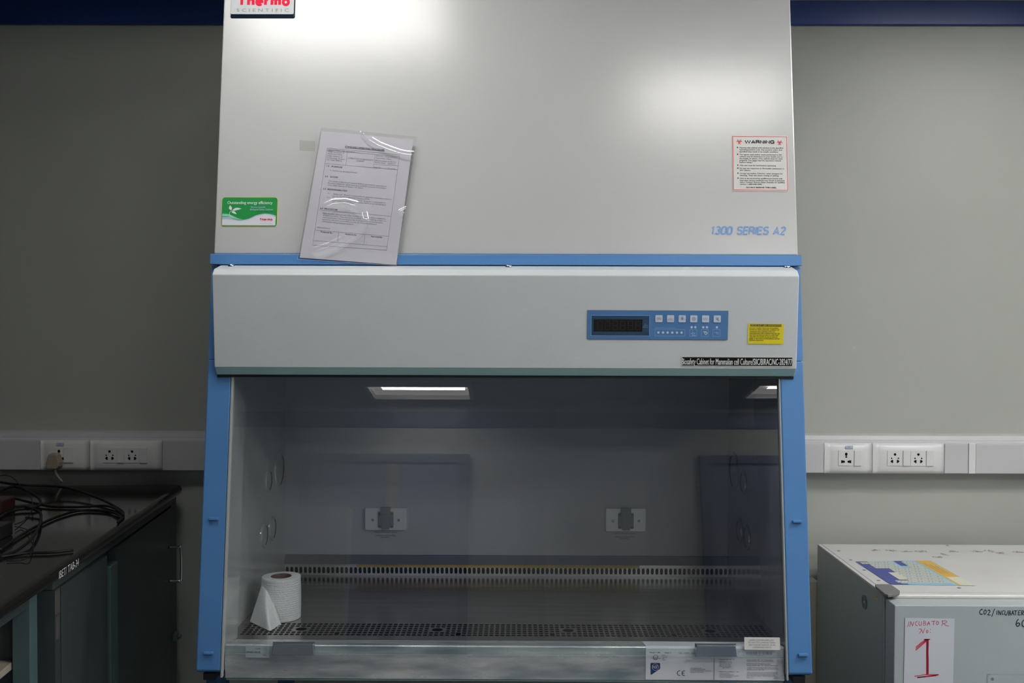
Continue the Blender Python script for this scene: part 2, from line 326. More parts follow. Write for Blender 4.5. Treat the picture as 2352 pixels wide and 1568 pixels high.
# ---------------------------------------------------------------- room
WY=3.03; FY=-4.2; XL=-3.4; XR=3.6; CH=2.55
struct(MB().mat('floor').box(XL,XR,FY,WY,-.05,0).build('floor'))
struct(MB().mat('ceil').box(XL,XR,FY,WY,CH,CH+.05).build('ceiling'))
struct(MB().mat('wall').box(XL-.1,XR+.1,WY,WY+.1,0,CH).build('wall_back'))
struct(MB().mat('farwall').box(XL-.1,XR+.1,FY-.1,FY,0,CH).build('wall_front'))
struct(MB().mat('leftwall').box(XL-.1,XL,FY,WY,0,CH).build('wall_left'))
struct(MB().mat('wall').box(XR,XR+.1,FY,WY,0,CH).build('wall_right'))
struct(MB().mat('stripe').box(XL,XR,WY-.012,WY,2.335,2.409).build('trim_1',bevel=.003))
struct(MB().mat('navy').box(XL,XR,FY,FY+.012,2.303,2.44).build('trim_2'))
d=MB().mat('violet').box(-1.76,-.50,FY,FY+.03,0,2.0).mat('frame').box(-1.84,-1.76,FY,FY+.05,0,2.07).box(-.50,-.41,FY,FY+.05,0,2.07).box(-1.76,-.50,FY,FY+.05,2.0,2.07).box(-1.135,-1.125,FY,FY+.034,0,2.0)
d.mat('beige').box(-1.10,-1.02,FY,FY+.036,1.55,2.0)
struct(d.build('door_1'))
struct(MB().mat('violet').box(1.63,2.7,FY,FY+.03,0,2.0).mat('frame').box(1.55,1.63,FY,FY+.05,0,2.07).box(1.63,2.7,FY,FY+.05,2.0,2.07).build('door_2'))
struct(MB().mat('board').box(.226,1.08,FY,FY+.02,.1,1.845).build('whiteboard'))  # unseen whiteboard on the far wall, shows only as a reflection
struct(MB().mat('board').box(.38,.52,FY+.0201,FY+.05,1.41,1.545).mat('shade').box(.41,.49,FY+.0501,FY+.055,1.44,1.515).build('wall_switch'))  # unseen switch box on the far wall, reflected in the sash
struct(MB().mat('board').box(-3.0,-1.39,FY,FY+.25,0,1.6).build('white_cupboard'))  # unseen white cupboard by the far wall, there for its reflection
# ceiling lights
def ceiling_light(x,y,label,w=.80,dd=.48,both=True,far=None):
    t=thing('ceiling_light',(x,y,CH-.06),label,'light','fluorescent ceiling lights')
    MB().mat('lampw').box(x-w/2-.03,x+w/2+.03,y-dd/2-.03,y-dd/2,CH-.05,CH-.001).box(x-w/2-.03,x+w/2+.03,y+dd/2,y+dd/2+.03,CH-.05,CH-.001)\
      .box(x-w/2-.03,x-w/2,y-dd/2,y+dd/2,CH-.05,CH-.001).box(x+w/2,x+w/2+.03,y-dd/2,y+dd/2,CH-.05,CH-.001).build('frame',t)
    MB().mat('lampdim').box(x-w/2,x+w/2,y-dd/2,y+dd/2,CH-.012,CH-.002).build('reflector',t)
    for dy in ((-.11,.11) if both else (.10,)):
        MB().mat(far or 'tube').add([(x-w/2+.10,y+dy*dd/.48-.055,CH-.030),(x+w/2-.03,y+dy*dd/.48-.055,CH-.030),(x+w/2-.03,y+dy*dd/.48+.055,CH-.030),(x-w/2+.10,y+dy*dd/.48+.055,CH-.030)],[(0,3,2,1)]).build('lamp_strip',t)
    return t
ceiling_light(-.80,-3.69,'fluorescent ceiling light near the violet double door of the far wall',both=False)
ceiling_light(2.30,-3.60,'fluorescent ceiling light in the far right corner of the room',both=False)
ceiling_light(-.56,1.70,'fluorescent ceiling light above the left half of the safety cabinet',w=.72,dd=.46,far='tubenear')
ceiling_light(.63,1.20,'fluorescent ceiling light in front of the right half of the safety cabinet',w=.62,dd=.36,far='tubenear')
ceiling_light(1.75,1.66,'fluorescent ceiling light above the white incubator',far='tubebright')
ceiling_light(2.2,.2,'added fluorescent ceiling light at the right side, brightening the right wall',far='tubebright')  # unseen fixture added to brighten the right wall and lower panel
ceiling_light(1.2,-.9,'added fluorescent ceiling light in mid-room, filling the cabinet front',far='tubefill')  # extra unseen fixture, added as fill light for the lower cabinet front

# ---------------------------------------------------------------- safety cabinet
XA,XB=-.6785,.6215            # outer sides
IA,IB=-.645,.5825             # inner sides
cab=thing('safety_cabinet',(-.0285,2.45,.69),'tall pale grey and blue biological safety cabinet with a sloping glass front','cabinet')
BK=2.88
# upper panel and carcass
MB().mat('panel').prismx([(fy(1.592),1.592),(fy(2.26),2.26),(BK,2.26),(BK,1.592)],XA+.004,XB-.004).build('upper_panel',cab,bevel=.003)
MB().mat('blue').prismx([(fy(1.568)-.010,1.568),(fy(1.5915)-.010,1.5915),(BK,1.5915),(BK,1.568)],XA-.0015,XB+.0015).build('blue_band',cab,bevel=.0015)
MB().mat('blue').prismx([(fy(1.36),1.36),(fy(1.566),1.566),(BK,1.566),(BK,1.36)],XA+.0005,XB-.0005).build('blue_housing',cab)
for x0,x1 in ((XA,-.6262),(.5705,XB)):
    MB().mat('blue').prismx([(fy(.706),.706),(fy(1.3595),1.3595),(fy(1.3595)+.12,1.3595),(fy(.706)+.12,.706),(fy(.706)+.012,.699)],x0,x1).build('blue_column',cab,bevel=.003)
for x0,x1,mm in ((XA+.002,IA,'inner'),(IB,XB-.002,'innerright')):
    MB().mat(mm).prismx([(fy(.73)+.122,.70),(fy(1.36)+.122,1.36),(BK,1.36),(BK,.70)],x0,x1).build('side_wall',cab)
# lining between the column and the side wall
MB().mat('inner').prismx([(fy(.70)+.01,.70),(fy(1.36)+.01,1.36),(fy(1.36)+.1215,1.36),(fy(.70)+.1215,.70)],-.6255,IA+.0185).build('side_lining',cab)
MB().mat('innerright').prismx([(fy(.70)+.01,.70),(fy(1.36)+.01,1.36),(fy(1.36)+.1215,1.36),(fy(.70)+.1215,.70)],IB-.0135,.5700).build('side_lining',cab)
MB().mat('innerback').box(IA,IB,2.752,2.78,.794,1.40).build('back_wall',cab)
MB().mat('ledge').prismx([(2.751,.7935),(2.735,.7715),(2.751,.7700)],IA+.001,IB-.001).build('back_ledge',cab)
MB().mat('darkhole').box(IA,IB,2.80,2.81,.70,.79).box(IA,IB,2.12,2.80,.700,.705).box(IA,IB,2.79,2.80,.70,.79).build('plenum',cab)
# rear slotted plate
pf=plane_frame((0,2.745,.752),(1,0,0),(0,0,1))
g=MB(pf).mat('slotplate'); n=97; px=(IB-IA)/n
for i in range(n):
    x0=IA+i*px; g.cell(x0,x0+px,-.0125,.0125,x0+px/2,0,.0042,.0090,3.0,.002)
g.rect(IA,.0125,IB,.0195).rect(IA,-.0150,IB,-.0125)
g.build('slotted_grille',cab)
tp=MB().mat('gold').box(-.445,.337,2.7425,2.7445,.7612,.7700)
tag(tp.build('adhesive_tape'),'long golden brown strip of tape above the rear air slots inside the cabinet','tape')
# work surface with front grille
g=MB(plane_frame((0,0,.737),(1,0,0),(0,1,0))).mat('tray')
g.rect(IA,2.314,IB,2.744); g.rect(IA,2.1945,IB,2.2225)
X0=-.627; cols=96; pit=.0125; rows=[2.2225+i*.01525 for i in range(7)]
g.rect(IA,2.2225,X0,2.314).rect(X0+cols*pit,2.2225,IB,2.314)
big={int((x-X0)/pit) for x in (-.4944,-.1784,.1227,.4370)}; dark={int((x-X0)/pit) for x in (-.411,-.130,.075,.357)}
for c in range(cols):
    x0=X0+c*pit
    mid=[b for b in big if abs(c-b)<=1]
    for r in range(6):   # r=0 nearest the front
        y0,y1=rows[r],rows[r+1]
        if mid and r in (2,3):
            if c==mid[0] and r==2: g.cell(x0-pit,x0+2*pit,y0,rows[4],x0+pit/2,(y0+rows[4])/2,.0128,.0118,2.0)
            continue
        if c in dark and r<2:
            if r==0: g.cell(x0,x0+pit,y0,rows[2],x0+pit/2,(y0+rows[2])/2,.0052,.0125,6)
            continue
        g.cell(x0,x0+pit,y0,y1,x0+pit/2,(y0+y1)/2,.0047,.0056,2.8)
g.build('work_tray',cab)
# front sill
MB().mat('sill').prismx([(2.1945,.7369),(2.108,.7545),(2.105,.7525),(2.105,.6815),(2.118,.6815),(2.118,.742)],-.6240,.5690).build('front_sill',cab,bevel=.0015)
MB().mat('tealedge').box(-.62,.565,2.100,2.118,.6800,.6812).build('base_flange',cab)
# gaskets and sash
for x0,x1 in ((-.6258,-.6212),(.5668,.5703)):
    MB().mat('gasket').prismx([(fy(.692)-.001,.692),(fy(1.330)-.001,1.330),(fy(1.330)+.009,1.330),(fy(.692)+.009,.692)],x0,x1).build('window_gasket',cab,bevel=.001)
sash=MB(front_frame(-.619,.738,-.008)).mat('glass'); L=math.sqrt(1+SL*SL); W_=1.1835; H_=(1.40-.738)*L
sash.rect(0,0,W_,H_).mat('gedge').add([(0,0,0),(W_,0,0),(W_,0,-.005),(0,0,-.005)],[(0,3,2,1)])
sw=sash.build('glass_sash',cab)
for hx0,hx1,hz in ((-.519,-.4285,.7375),(.3757,.4638,.7385)):
    f=MB(front_frame(hx0,hz,-.0075)).mat('handle'); w=hx1-hx0
    f.hexa([(0,0,.0005),(w,0,.0005),(w,.0265,.0005),(0,.0265,.0005)],[(0,0,.010),(w,0,.010),(w-.004,.0235,.010),(.004,.0235,.010)])
    f.build('sash_handle',sw,bevel=.0008)
# header
prof=[(2.201,1.5672),(2.150,1.5560),(2.136,1.5435),(2.1505,1.3445),(2.164,1.3270),(2.176,1.3262),(2.196,1.56)]
h=MB().mat('header').prismx(prof,-.6575,.6010); h.mat('bevelteal')  # lower bevel faces tinted teal, bounced light put into their colour
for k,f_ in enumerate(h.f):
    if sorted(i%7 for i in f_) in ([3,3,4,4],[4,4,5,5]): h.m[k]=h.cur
h=h.build('control_header',cab,bevel=.0022,seg=2)
MB().mat('black').box(-.655,.599,2.166,2.20,1.3215,1.3258).build('header_seal',cab)
for x in (-.631,-.021,.5885):
    MB().mat('chrome').lathe((x,2.188,1.564),[(.0075,0),(.0075,.002),(.005,.0042),(.0001,.005)],20).build('screw',cab,smooth=True)
for x,z in ((-.6515,1.019),(-.6515,.7423),(.5980,1.0188),(.6020,.7447)):
    MB(front_frame(x,z,.0)).mat('blue').slab(rrect(-.0100,-.0028,.0100,.0028,.0014),0,.006).build('bumper',cab,bevel=.001)
# service plugs on the inner side walls
for xw,sg,R2 in ((IA,1,1),(IB,-1,1)):
    for y,z,r in ((2.683,1.042,.050),(2.566,1.030,.030),(2.607,.897,.031),(2.522,.897,.031)):
        q=MB(plane_frame((xw,y,z),(0,1*sg,0),(0,0,1))).mat('inner' if sg>0 else 'innerright')
        q.ring(0,0,r*.82,r,.0035,n=40); 
        vs=[];fs=[];N=40
        for i in range(N):
            a=2*math.pi*i/N; vs+=[(r*math.cos(a),r*math.sin(a),.0035),(r*1.03*math.cos(a),r*1.03*math.sin(a),0)]
            fs.append((2*i,2*i+1,(2*i+3)%(2*N),(2*i+2)%(2*N)))
        q.add(vs,fs); q.disc(0,0,r*.82,.002,40); q.build('service_plug',cab,smooth=False)
# back outlets
def outlet(x0,x1,z0,z1):
    o=MB(plane_frame((x0,2.752,z0),(1,0,0),(0,0,1))).mat('plate'); w=x1-x0; hh=z1-z0
    o.hexa([(p[0],p[1],0) for p in rrect(0,0,w,hh,.004)],[(p[0],p[1],.012) for p in rrect(.0035,.0,w-.0035,hh,.004)])
    ob=o.build('outlet_plate',cab,bevel=.0012); ob['label']='steel outlet plate with a grey flip cap'
    c=MB(plane_frame((x0,2.740,z0),(1,0,0),(0,0,1))).mat('greycap'); cx=w*.5; cy=hh*.45
    c.slab(rrect(cx-.0215,cy-.020,cx+.0215,cy+.0235,.003),0,.003); c.slab([(cx+.019*math.cos(a*math.pi/16),cy+.0205*math.sin(a*math.pi/16)) for a in range(32)],.003,.006)
    c.slab(rrect(cx-.011,cy-.0235,cx+.011,cy+.021,.001),.006,.008); c.slab(rrect(cx-.0135,cy+.020,cx+.0135,hh+.004,.001),.003,.012)
    c.mat('capgrey')
    for sx_ in (-.017,.017):
        for sy_ in (-.0165,.0185): c.disc(cx+sx_,cy+sy_,.0032,.0034,14)
    c.build('outlet_cap',ob)
    for sx_ in (-.036,.036): MB(plane_frame((x0,2.7395,z0),(1,0,0),(0,0,1))).mat('greyink').disc(cx+sx_,cy+.001,.0036,.0003,16).mat('chrome').disc(cx+sx_,cy+.001,.0018,.0005,12).build('screw',ob)
    t=MB(plane_frame((cx+x0-.002,2.7515,z0),(1,0,0),(0,0,1))).mat('innerback').rect(-.034,-.030,.034,-.003,.0002).mat('ink')
    t.text('MAXIMUM TOTAL OUTLET LOAD 5A',0,-.0095,.0032,.062,'c',h=.0006).text('AMPERAGE TOTALE MAXIMALE',0,-.0185,.0032,.055,'c',h=.0006).text('DES PRISES 5A',0,-.0235,.0032,.026,'c',h=.0006)
    t.build('outlet_label',cab)
outlet(-.4249,-.3040,.8646,.9260); outlet(.2403,.3576,.8640,.9270)

# --- thermo badge
u=.0001359; bf=front_frame(-.6580,2.1385,.0)
b=MB(bf).mat('badgeedge'); w=1085*u
b.hexa([(p[0],p[1],0) for p in rrect(0,-.0065,w,.075,.004)],[(p[0],p[1],.007) for p in rrect(.0025,.0006,w-.0025,.0745,.003)])
b.mat('badge').slab(rrect(.0028,.0006,w-.0016,.0735,.003),.0071,.0076)
b.mat('pink').letters('Thermo',.0028+100*u,.0006+138*u,182*u,885*u,wt=.26,h=.0080,gap=.30)
b.mat('greyink').text('SCIENTIFIC',.0028+98*u,.0006+40*u,54*u,872*u,'l',sp=1.6,h=.0080)
b.build('maker_badge',cab)
# --- warning label
u=.0001683; wf=front_frame(.4788,1.8605,.0008,math.radians(-.35))
b=MB(wf).mat('sticker'); X=lambda x:(x-480)*u; Y=lambda y:-(y-118)*u
b.rect(X(472),Y(868),X(1210),Y(110)).mat('red').frame(X(478),Y(856),X(1202),Y(118),8*u,.0002)
b.mat('ink').letters('WARNING',X(638),Y(222),52*u,398*u,wt=.27,h=.0003,gap=.21)
for cx,cy in ((568,196),(1102,203)):
    b.mat('red')
    for k in range(3):
        a=math.radians(90+120*k); ox,oy=18*math.cos(a),-18*math.sin(a)
        b.ring(X(cx+ox),Y(cy+oy),17*u,24*u,.0003+k*2e-5,a0=math.degrees(a)+42,a1=math.degrees(a)+318,n=22)
        b.stroke([(X(cx),Y(cy)),(X(cx+ox*.55),Y(cy+oy*.55))],5*u,.0003)
    b.ring(X(cx),Y(cy),14*u,18*u,.0004,n=24); b.disc(X(cx),Y(cy),5*u,.0004)
b.mat('ink')
W1=[(277,'Operate this cabinet with window in the specified',1148),(304,'operating position only. Any position other than',1136),(331,'specified may result in an unsafe condition.',1085),
(371,'The agents used and/or work performed in this',1128),(398,'cabinet may be hazardous to your health and to',1138),(425,'the health of others. (The cabinet must be used',1133),(451,'properly. You must read the operators manual',1115),(476,'before using.)',735),
(519,'This unit must be level before operating.',1050),(559,'Do not use explosive or flammable substances in',1152),(585,'this cabinet.',712),
(628,'Do not use Iodine, Chlorine, other halogens for',1135),(655,'cleaning. They can cause rusting or pitting.',1085),
(695,'Unit to be serviced by qualified personnel only.',1135),(722,'Improper service methods may result in personal',1155),(748,'injury. Contact Thermo Fisher Scientific for qualified',1157),(774,'service. 1-800-848-3080.',860)]
for y,s_,x1 in W1: b.text(s_,X(568),Y(y+8),17*u,(x1-568)*u,bold=.02,h=.0003)
for y in (274,368,515,556,624,691): b.rect(X(535),Y(y+8),X(551),Y(y-8),.0003)
for x0,x1,y in ((733,790,464),(610,647,572),(610,647,641)): b.rect(X(x0),Y(y),X(x1),Y(y-2),.0003)
b.text('DO NOT REMOVE THIS LABEL',X(650),Y(827),19*u,400*u,bold=.05,h=.0003)
b.build('warning_label',cab)
# --- series lettering
u=.0001683
b=MB(front_frame(.4238,1.6375,.0006,math.radians(-.2))).mat('seriesblue')
b.letters('1300 SERIES A2',0,0,117*u,990*u,wt=.175,shear=.20,gap=.20)
b.build('series_lettering',cab)
# --- green label
u=.0001302; gf=front_frame(-.6605,1.7190,.0008)
b=MB(gf).mat('yellow').poly(rrect(-2*u,-509*u,957*u,2*u,48*u)).mat('green').poly(rrect(4*u,-505*u,950*u,-3*u,45*u),.0002)
X=lambda x:(x-235)*u; Y=lambda y:-(y-167)*u
def bez(pts,n=8):
    P=[Vector((p[0],p[1],0)) for p in pts];Q=[]
    for i in range(len(P)-1):
        a=P[max(i-1,0)];bb=P[i];c=P[i+1];d=P[min(i+2,len(P)-1)]
        for k in range(n):
            t=k/n;q=.5*((2*bb)+(c-a)*t+(2*a-5*bb+4*c-d)*t*t+(3*bb-a-3*c+d)*t**3); Q.append((q.x,q.y))
    Q.append((P[-1].x,P[-1].y)); return Q
def band(mb,top,bot,h):   # fill between two curves
    T=bez(top);B=bez(bot);N=min(len(T),len(B)); vs=[(X(T[i][0]),Y(T[i][1]),h) for i in range(N)]+[(X(B[i][0]),Y(B[i][1]),h) for i in range(N)]
    mb.add(vs,[(i,i+1,N+i+1,N+i) for i in range(N-1)])
top=[(248,515),(360,515),(460,555),(590,572),(700,545),(830,490),(960,462),(1060,468),(1166,492)]
bot=[(250,655),(360,657),(460,657),(590,657),(700,657),(830,657),(960,657),(1060,657),(1160,655)]
b.mat('labwhite'); band(b,top,bot,.0004)
b.mat('mint'); band(b,[(248,455),(340,460),(430,492),(520,535),(600,552)],[(248,505),(340,505),(430,535),(520,556),(600,560)],.0005)
b.mat('paleblue'); band(b,[(248,515),(340,515),(440,545),(560,566),(700,540),(830,481),(960,453),(1060,458),(1166,488)],[(248,555),(340,548),(440,562),(560,576),(700,556),(830,500),(960,466),(1060,472),(1166,512)],.0006)
b.mat('silverink')
b.text('Outstanding energy efficiency',X(330),Y(285),50*u,770*u,bold=.02,h=.0004)
b.mat('paleblue').text('Thermo Scientific',X(724),Y(353),28*u,258*u,bold=.02,shear=.18,h=.0004).text('Biological Safety Cabinets',X(720),Y(393),28*u,390*u,bold=.02,shear=.18,h=.0004)
b.mat('ink').text('www.thermoscientific.com/bsc',X(806),Y(422),12*u,304*u,h=.0004)
b.mat('silverink')
def leaf(mb,p0,p1,wd,bend):
    a=Vector((p0[0],p0[1]));c=Vector((p1[0],p1[1]));d=c-a;nn=Vector((-d.y,d.x)).normalized();N=8;T=[];B=[]
    for i in range(N+1):
        t=i/N;m=a+d*t+nn*bend*math.sin(math.pi*t);k=wd*math.sin(math.pi*t**.8)
        T.append((m+nn*k));B.append((m-nn*k))
    mb.add([(X(p.x),Y(p.y),.0007) for p in T]+[(X(p.x),Y(p.y),.0007) for p in B],[(i,i+1,N+2+i,N+1+i) for i in range(N)])
leaf(b,(400,392),(375,308),26,-6); leaf(b,(415,402),(578,370),22,-14); leaf(b,(402,420),(493,462),18,-8)
b.stroke([(X(x),Y(y)) for x,y in bez([(410,398),(380,425),(372,465),(400,505),(440,530)],5)],7*u,.0007)
b.mat('pink').letters('Thermo',X(888),Y(574),43*u,220*u,wt=.24,h=.0008,gap=.28)
b.mat('greyink').text('SCIENTIFIC',X(896),Y(594),11*u,202*u,sp=1.6,h=.0007).text('Part of Thermo Fisher Scientific',X(894),Y(627),10*u,206*u,h=.0007)
b.build('energy_label',cab)
# --- control panel on the header
HL=(2.1505-2.136)/(1.3445-1.5435)   # header face lean
def head_frame(x,z,off=0.0,rot=0.0): return front_frame(x,z,off,rot,lean=HL,y0=2.136+(z-1.5435)*HL)
u=.0002148; cf=head_frame(.1490,1.4688,.0010,math.radians(-.15))
X=lambda x:(x-127)*u; Y=lambda y:-(y-100)*u
b=MB(cf).mat('greyink').rect(-3*u,-290*u,1406*u,4*u,0).mat('cblue').rect(0,-285*u,1403*u,0,.0004)
b.mat('cline').frame(X(802),Y(354),X(1105),Y(284),3*u,.0006)
for x0,x1 in ((1150,1224),(1265,1340),(1382,1456)): b.frame(X(x0),Y(356),X(x1),Y(284),3*u,.0006)
b.text('SmartFlow Indicator',X(810),Y(277),13*u,198*u,h=.0006,sp=1.2)
b.mat('cbtn')
for x in (838,884,930,977,1023,1070): b.disc(X(x),Y(318),12*u,.0006,18)
for x in (1169,1206,1285,1322,1421): b.disc(X(x),Y(263),12*u,.0006,18)
b.mat('cline').rect(X(1172),Y(350),X(1213),Y(342),.0006).stroke([(X(1178),Y(295)),(X(1178),Y(318))],3*u,.0006).stroke([(X(1165),Y(325)),(X(1190),Y(318)),(X(1205),Y(325)),(X(1190),Y(333)),(X(1168),Y(330))],5*u,.0006)
b.mat('cbtn').ring(X(1313),Y(322),8*u,16*u,.0006,n=20).stroke([(X(1290),Y(308)),(X(1316),Y(308))],9*u,.0006)
b.mat('cline').ring(X(1430),Y(322),8*u,12*u,.0006,n=20).stroke([(X(1396),Y(314)),(X(1424),Y(310))],4*u,.0006)
cp=b.build('control_panel',cab)
b=MB(cf).mat('cline').frame(X(163),Y(355),X(750),Y(148),3*u,.0008).mat('cnavy')
for k in range(6): b.rect(X(168),Y(158+k*6),X(745),Y(154+k*6),.0008); b.rect(X(168),Y(348-k*5),X(745),Y(344-k*5),.0008)
b.rect(X(168),Y(318),X(742),Y(180),.0009).mat('lcd').rect(X(190),Y(310),X(676),Y(188),.0012)
b.mat('lcdseg')
for k in range(6):
    x=230+k*76; 
    for (xa,ya,xb,yb) in ((0,205,44,205),(0,248,44,248),(0,292,44,292),(0,208,0,245),(44,208,44,245),(0,252,0,289),(44,252,44,289)): b.stroke([(X(x+xa),Y(ya)),(X(x+xb),Y(yb))],6*u,.0014)
b.mat('cline').text('h',X(704),Y(240),10*u,h=.0013).rect(X(688),Y(248),X(732),Y(246),.0013).text('Reset/mute',X(682),Y(268),10*u,52*u,h=.0013)
b.build('display',cp)
for k,x in enumerate((805,921,1037,1153,1270,1387)):
    q=MB(cf).mat('cbtn').slab(rrect(X(x),Y(214),X(x+71),Y(144),9*u),.0005,.0012).mat('seriesblue'); cx=X(x+35.5); cy=Y(179); hh=.0015
    if k==0: q.text('ON',cx,cy-12*u,24*u,42*u,'c',bold=.015,h=hh)
    if k==1: q.text('h',cx,cy+10*u,12*u,None,'c',h=hh).rect(cx-22*u,cy-3*u,cx+22*u,cy,hh).text('Reset/mute',cx,cy-20*u,12*u,58*u,'c',bold=.02,h=hh)
    if k==2:
        q.disc(cx,cy,13*u,hh).rect(cx-5*u,cy+8*u,cx+5*u,cy+22*u,hh)
        for a in range(0,360,40): q.stroke([(cx+20*u*math.sin(math.radians(a)),cy-20*u*math.cos(math.radians(a))),(cx+28*u*math.sin(math.radians(a)),cy-28*u*math.cos(math.radians(a)))],3*u,hh)
    if k==3: q.ring(cx,cy,14*u,18*u,hh).rect(cx-7*u,cy-8*u,cx-3*u,cy+8*u,hh).rect(cx+3*u,cy-8*u,cx+7*u,cy+8*u,hh)
    if k==4: q.text('UV',cx,cy-12*u,24*u,40*u,'c',bold=.015,h=hh)
    if k==5: q.poly([(cx-10*u,cy-6*u),(cx,cy-6*u),(cx+12*u,cy-20*u),(cx+12*u,cy+20*u),(cx,cy+6*u),(cx-10*u,cy+6*u)],hh).stroke([(cx-14*u,cy+20*u),(cx+20*u,cy-20*u)],4*u,hh+.0001)
    q.build('button',cp)
# yellow label
yf=head_frame(.4943,1.4420,.0008,math.radians(-.5)); X=lambda x:(x-1737)*u; Y=lambda y:-(y-222)*u
b=MB(yf).mat('yellow').rect(0,-206*u,356*u,0).mat('ink').rect(X(1758),Y(252),X(2068),Y(230),.0002)
b.mat('yellow').text('IMPORTANT USER INFORMATION',X(1763),Y(248),14*u,300*u,bold=.015,h=.0004).mat('ink')
for y,s_,x1 in ((274,'TO FULLY ENABLE THE FLOW MANAGMENT',2040),(291,'SYSTEM IN THIS CLASS II BSC, DURING THE',2048),(310,'STANDARD FIELD CERTIFICATION, THE',2006),(328,'CERTIFIER MUST FIRST REVIEW AND SET AIR',2055),(345,'VELOCITY SETTINGS (S2 AND X1) AND THEN',2042),(362,'THE AIRFLOW ALARM VALUES (S3 AND S4).',2035),(380,'REFER TO SECTION 5 IN THE MANUAL OR THE',2055),(397,'CERTIFICATION PLAN.',1893)):
    b.text(s_,X(1753),Y(y),11.5*u,(x1-1753)*u,bold=.02,h=.0004)
b.build('yellow_notice',cab)
# asset strip
af=head_frame(.3525,1.3722,.0008,math.radians(-.12)); X=lambda x:(x-1085)*u; Y=lambda y:-(y-550)*u
b=MB(af).mat('sticker').rect(0,-108*u,1118*u,0).mat('lcd').rect(X(1091),Y(650),X(2194),Y(566),.0002).mat('silverink')
b.text('Biosafety Cabinet for Mammalian cell Culture/SIIC/BIRAC/NC-2824/77:',X(1089),Y(640),61*u,1110*u,bold=.022,h=.0004)
b.build('asset_label',cab)
# --- drain valve label and data plate on the sill
u=.0001408; sf=plane_frame((.2735,2.1040,.7510),(1,0,-.003),(0,0,1))
X=lambda x:(x-22)*u; Y=lambda y:-(y-300)*u
b=MB(sf).mat('labwhite').poly(rrect(0,Y(775),X(2098),0,18*u)).rect(0,-.004,X(2098),0,.0001)
b.fr=None; xl,xr=.2735,.2735+X(2098); b.add([(xl,2.1038,.7508),(xr,2.1038,.7508),(xr,2.1066,.7556),(xl,2.1066,.7556),(xr-.003,2.175,.7425),(xl,2.175,.7425)],[(0,1,2,3),(3,2,4,5)]); b.fr=sf
b.mat('ink')
T=lambda s_,x0,x1,y,c,bo=0.0: b.text(s_,X(x0),Y(y+c/2),c*u,(x1-x0)*u,bold=bo,h=.0004)
T('Model: 1386',82,240,361,20);T('Rel#: 4',312,402,363,20);T('S/N: 115343 - 1620',520,762,366,22)
b.ring(X(170),Y(435),30*u,38*u,.0004,a0=100,a1=440,n=30); T('YL',150,192,447,26,.02);T('c',108,124,447,16,.02);T('us',215,247,447,18,.02)
for y,x1 in ((398,318),(415,358),(438,345),(455,300),(474,322)): T('LISTED UNIT' if y<450 else 'E16960',268,x1,y,10,.01)
b.mat('navysq').poly([(X(95),Y(530)),(X(105),Y(520)),(X(230),Y(520)),(X(240),Y(530)),(X(240),Y(608)),(X(112),Y(700)),(X(98),Y(697))][::-1],.0003)
b.mat('silverink').ring(X(168),Y(583),47*u,51*u,.0004,n=32); b.text('NSF.',X(130),Y(604),46*u,84*u,bold=.0,h=.0005)
b.mat('navysq').ring(X(535),Y(672),31*u,40*u,.0004,a0=75,a1=285).ring(X(605),Y(672),31*u,40*u,.0004,a0=75,a1=285).rect(X(572),Y(677),X(604),Y(668),.0004)
b.mat('ink')
for x0,ys in ((695,(595,615,636,656)),(1135,(674,692,710,728))):
    for (s_,w_),y in zip((('Thermo Fisher Scientific',165),('P.O. Box 649, Marietta, OH 45750',228),('Toll Free (USA) 800-438-4898  Fax 740-373-6770',315),('Outside USA - Call Distributor',208)),ys): T(s_,x0,x0+w_*(.92 if x0>1000 else 1),y,11,.012)
b.mat('greyink').rect(X(1050),Y(772),X(1060),Y(440),.0003).mat('ink')
T('Primary Air Flow: 100 - 110',1130,1360,458,14,.02)
for y,s_,x1 in ((490,'3.000 inches from back wall',1320),(508,'3.000 inches from side wall',1318),(528,'3.000 inches front to back',1300),(548,'5.800 inches side to side',1300),(567,'4.000 inches above bottom',1312),(585,'edge of window',1285)): T(s_,1130 if y<580 else 1180,x1,y,11,.012)
T('Positive Pressure Plenums:   NO',1133,1425,645,15,.01)
T('Pressure Range: .18 - .26 at 860 cfm',1540,1925,350,15,.02);T('Pressure Range: .16 - .26 at 200 cfm',1542,1925,371,15,.02);T('Pressure Range: Contact The Factory',1545,1830,402,10)
T('Velocity (LFPM): 100 - 110   Direct Airflow',1545,1945,465,15,.01);T('Face Mount Airflow Instrument Through Front Access Opening',1545,1955,485,11,.01)
T('INTAKE VELOCITY PROFILE (Secondary)',1545,1900,523,15,.01);T('Velocity (LFPM): 100 - 110   Thermal Anemometer',1545,2020,547,15,.01)
for y,x1,s_ in ((578,2005,'7 readings, 1.5" below bottom edge of window (8" high unobstructed'),(597,2025,'opening), 3.5" from the inside edges of the access opening sidewalls;'),(613,1815,'avg velocities are 5.1" (105 - 110).'),(652,2015,'Thermal anemometer probe must be positioned at a 10 degree angle'),(671,2015,'from level surface and inserted to the same extent as the inside of the'),(690,1975,'window edge. Multiply K factor of .65/10 by avg velocity reading.'),(708,2018,'8" access opening at 1.666 sq. ft.  10" access opening at 3.058 sq. ft.'),(733,1640,'Made in USA')): T(s_,1550,x1,y,11,.012)
T('05/08/14',1955,2035,735,15,.0)
b.text('4.2',X(1408),Y(348),15*u,h=.0004); b.text('5.1',X(1408),Y(385),15*u,h=.0004)
b.build('data_plate',cab)
u=2.1055/2288/9.046
b=MB(plane_frame((-.5785,2.1042,.7532),(1,0,-.012),(0,0,1))); X=lambda x:(x-1090)*u; Y=lambda y:-(y-395)*u
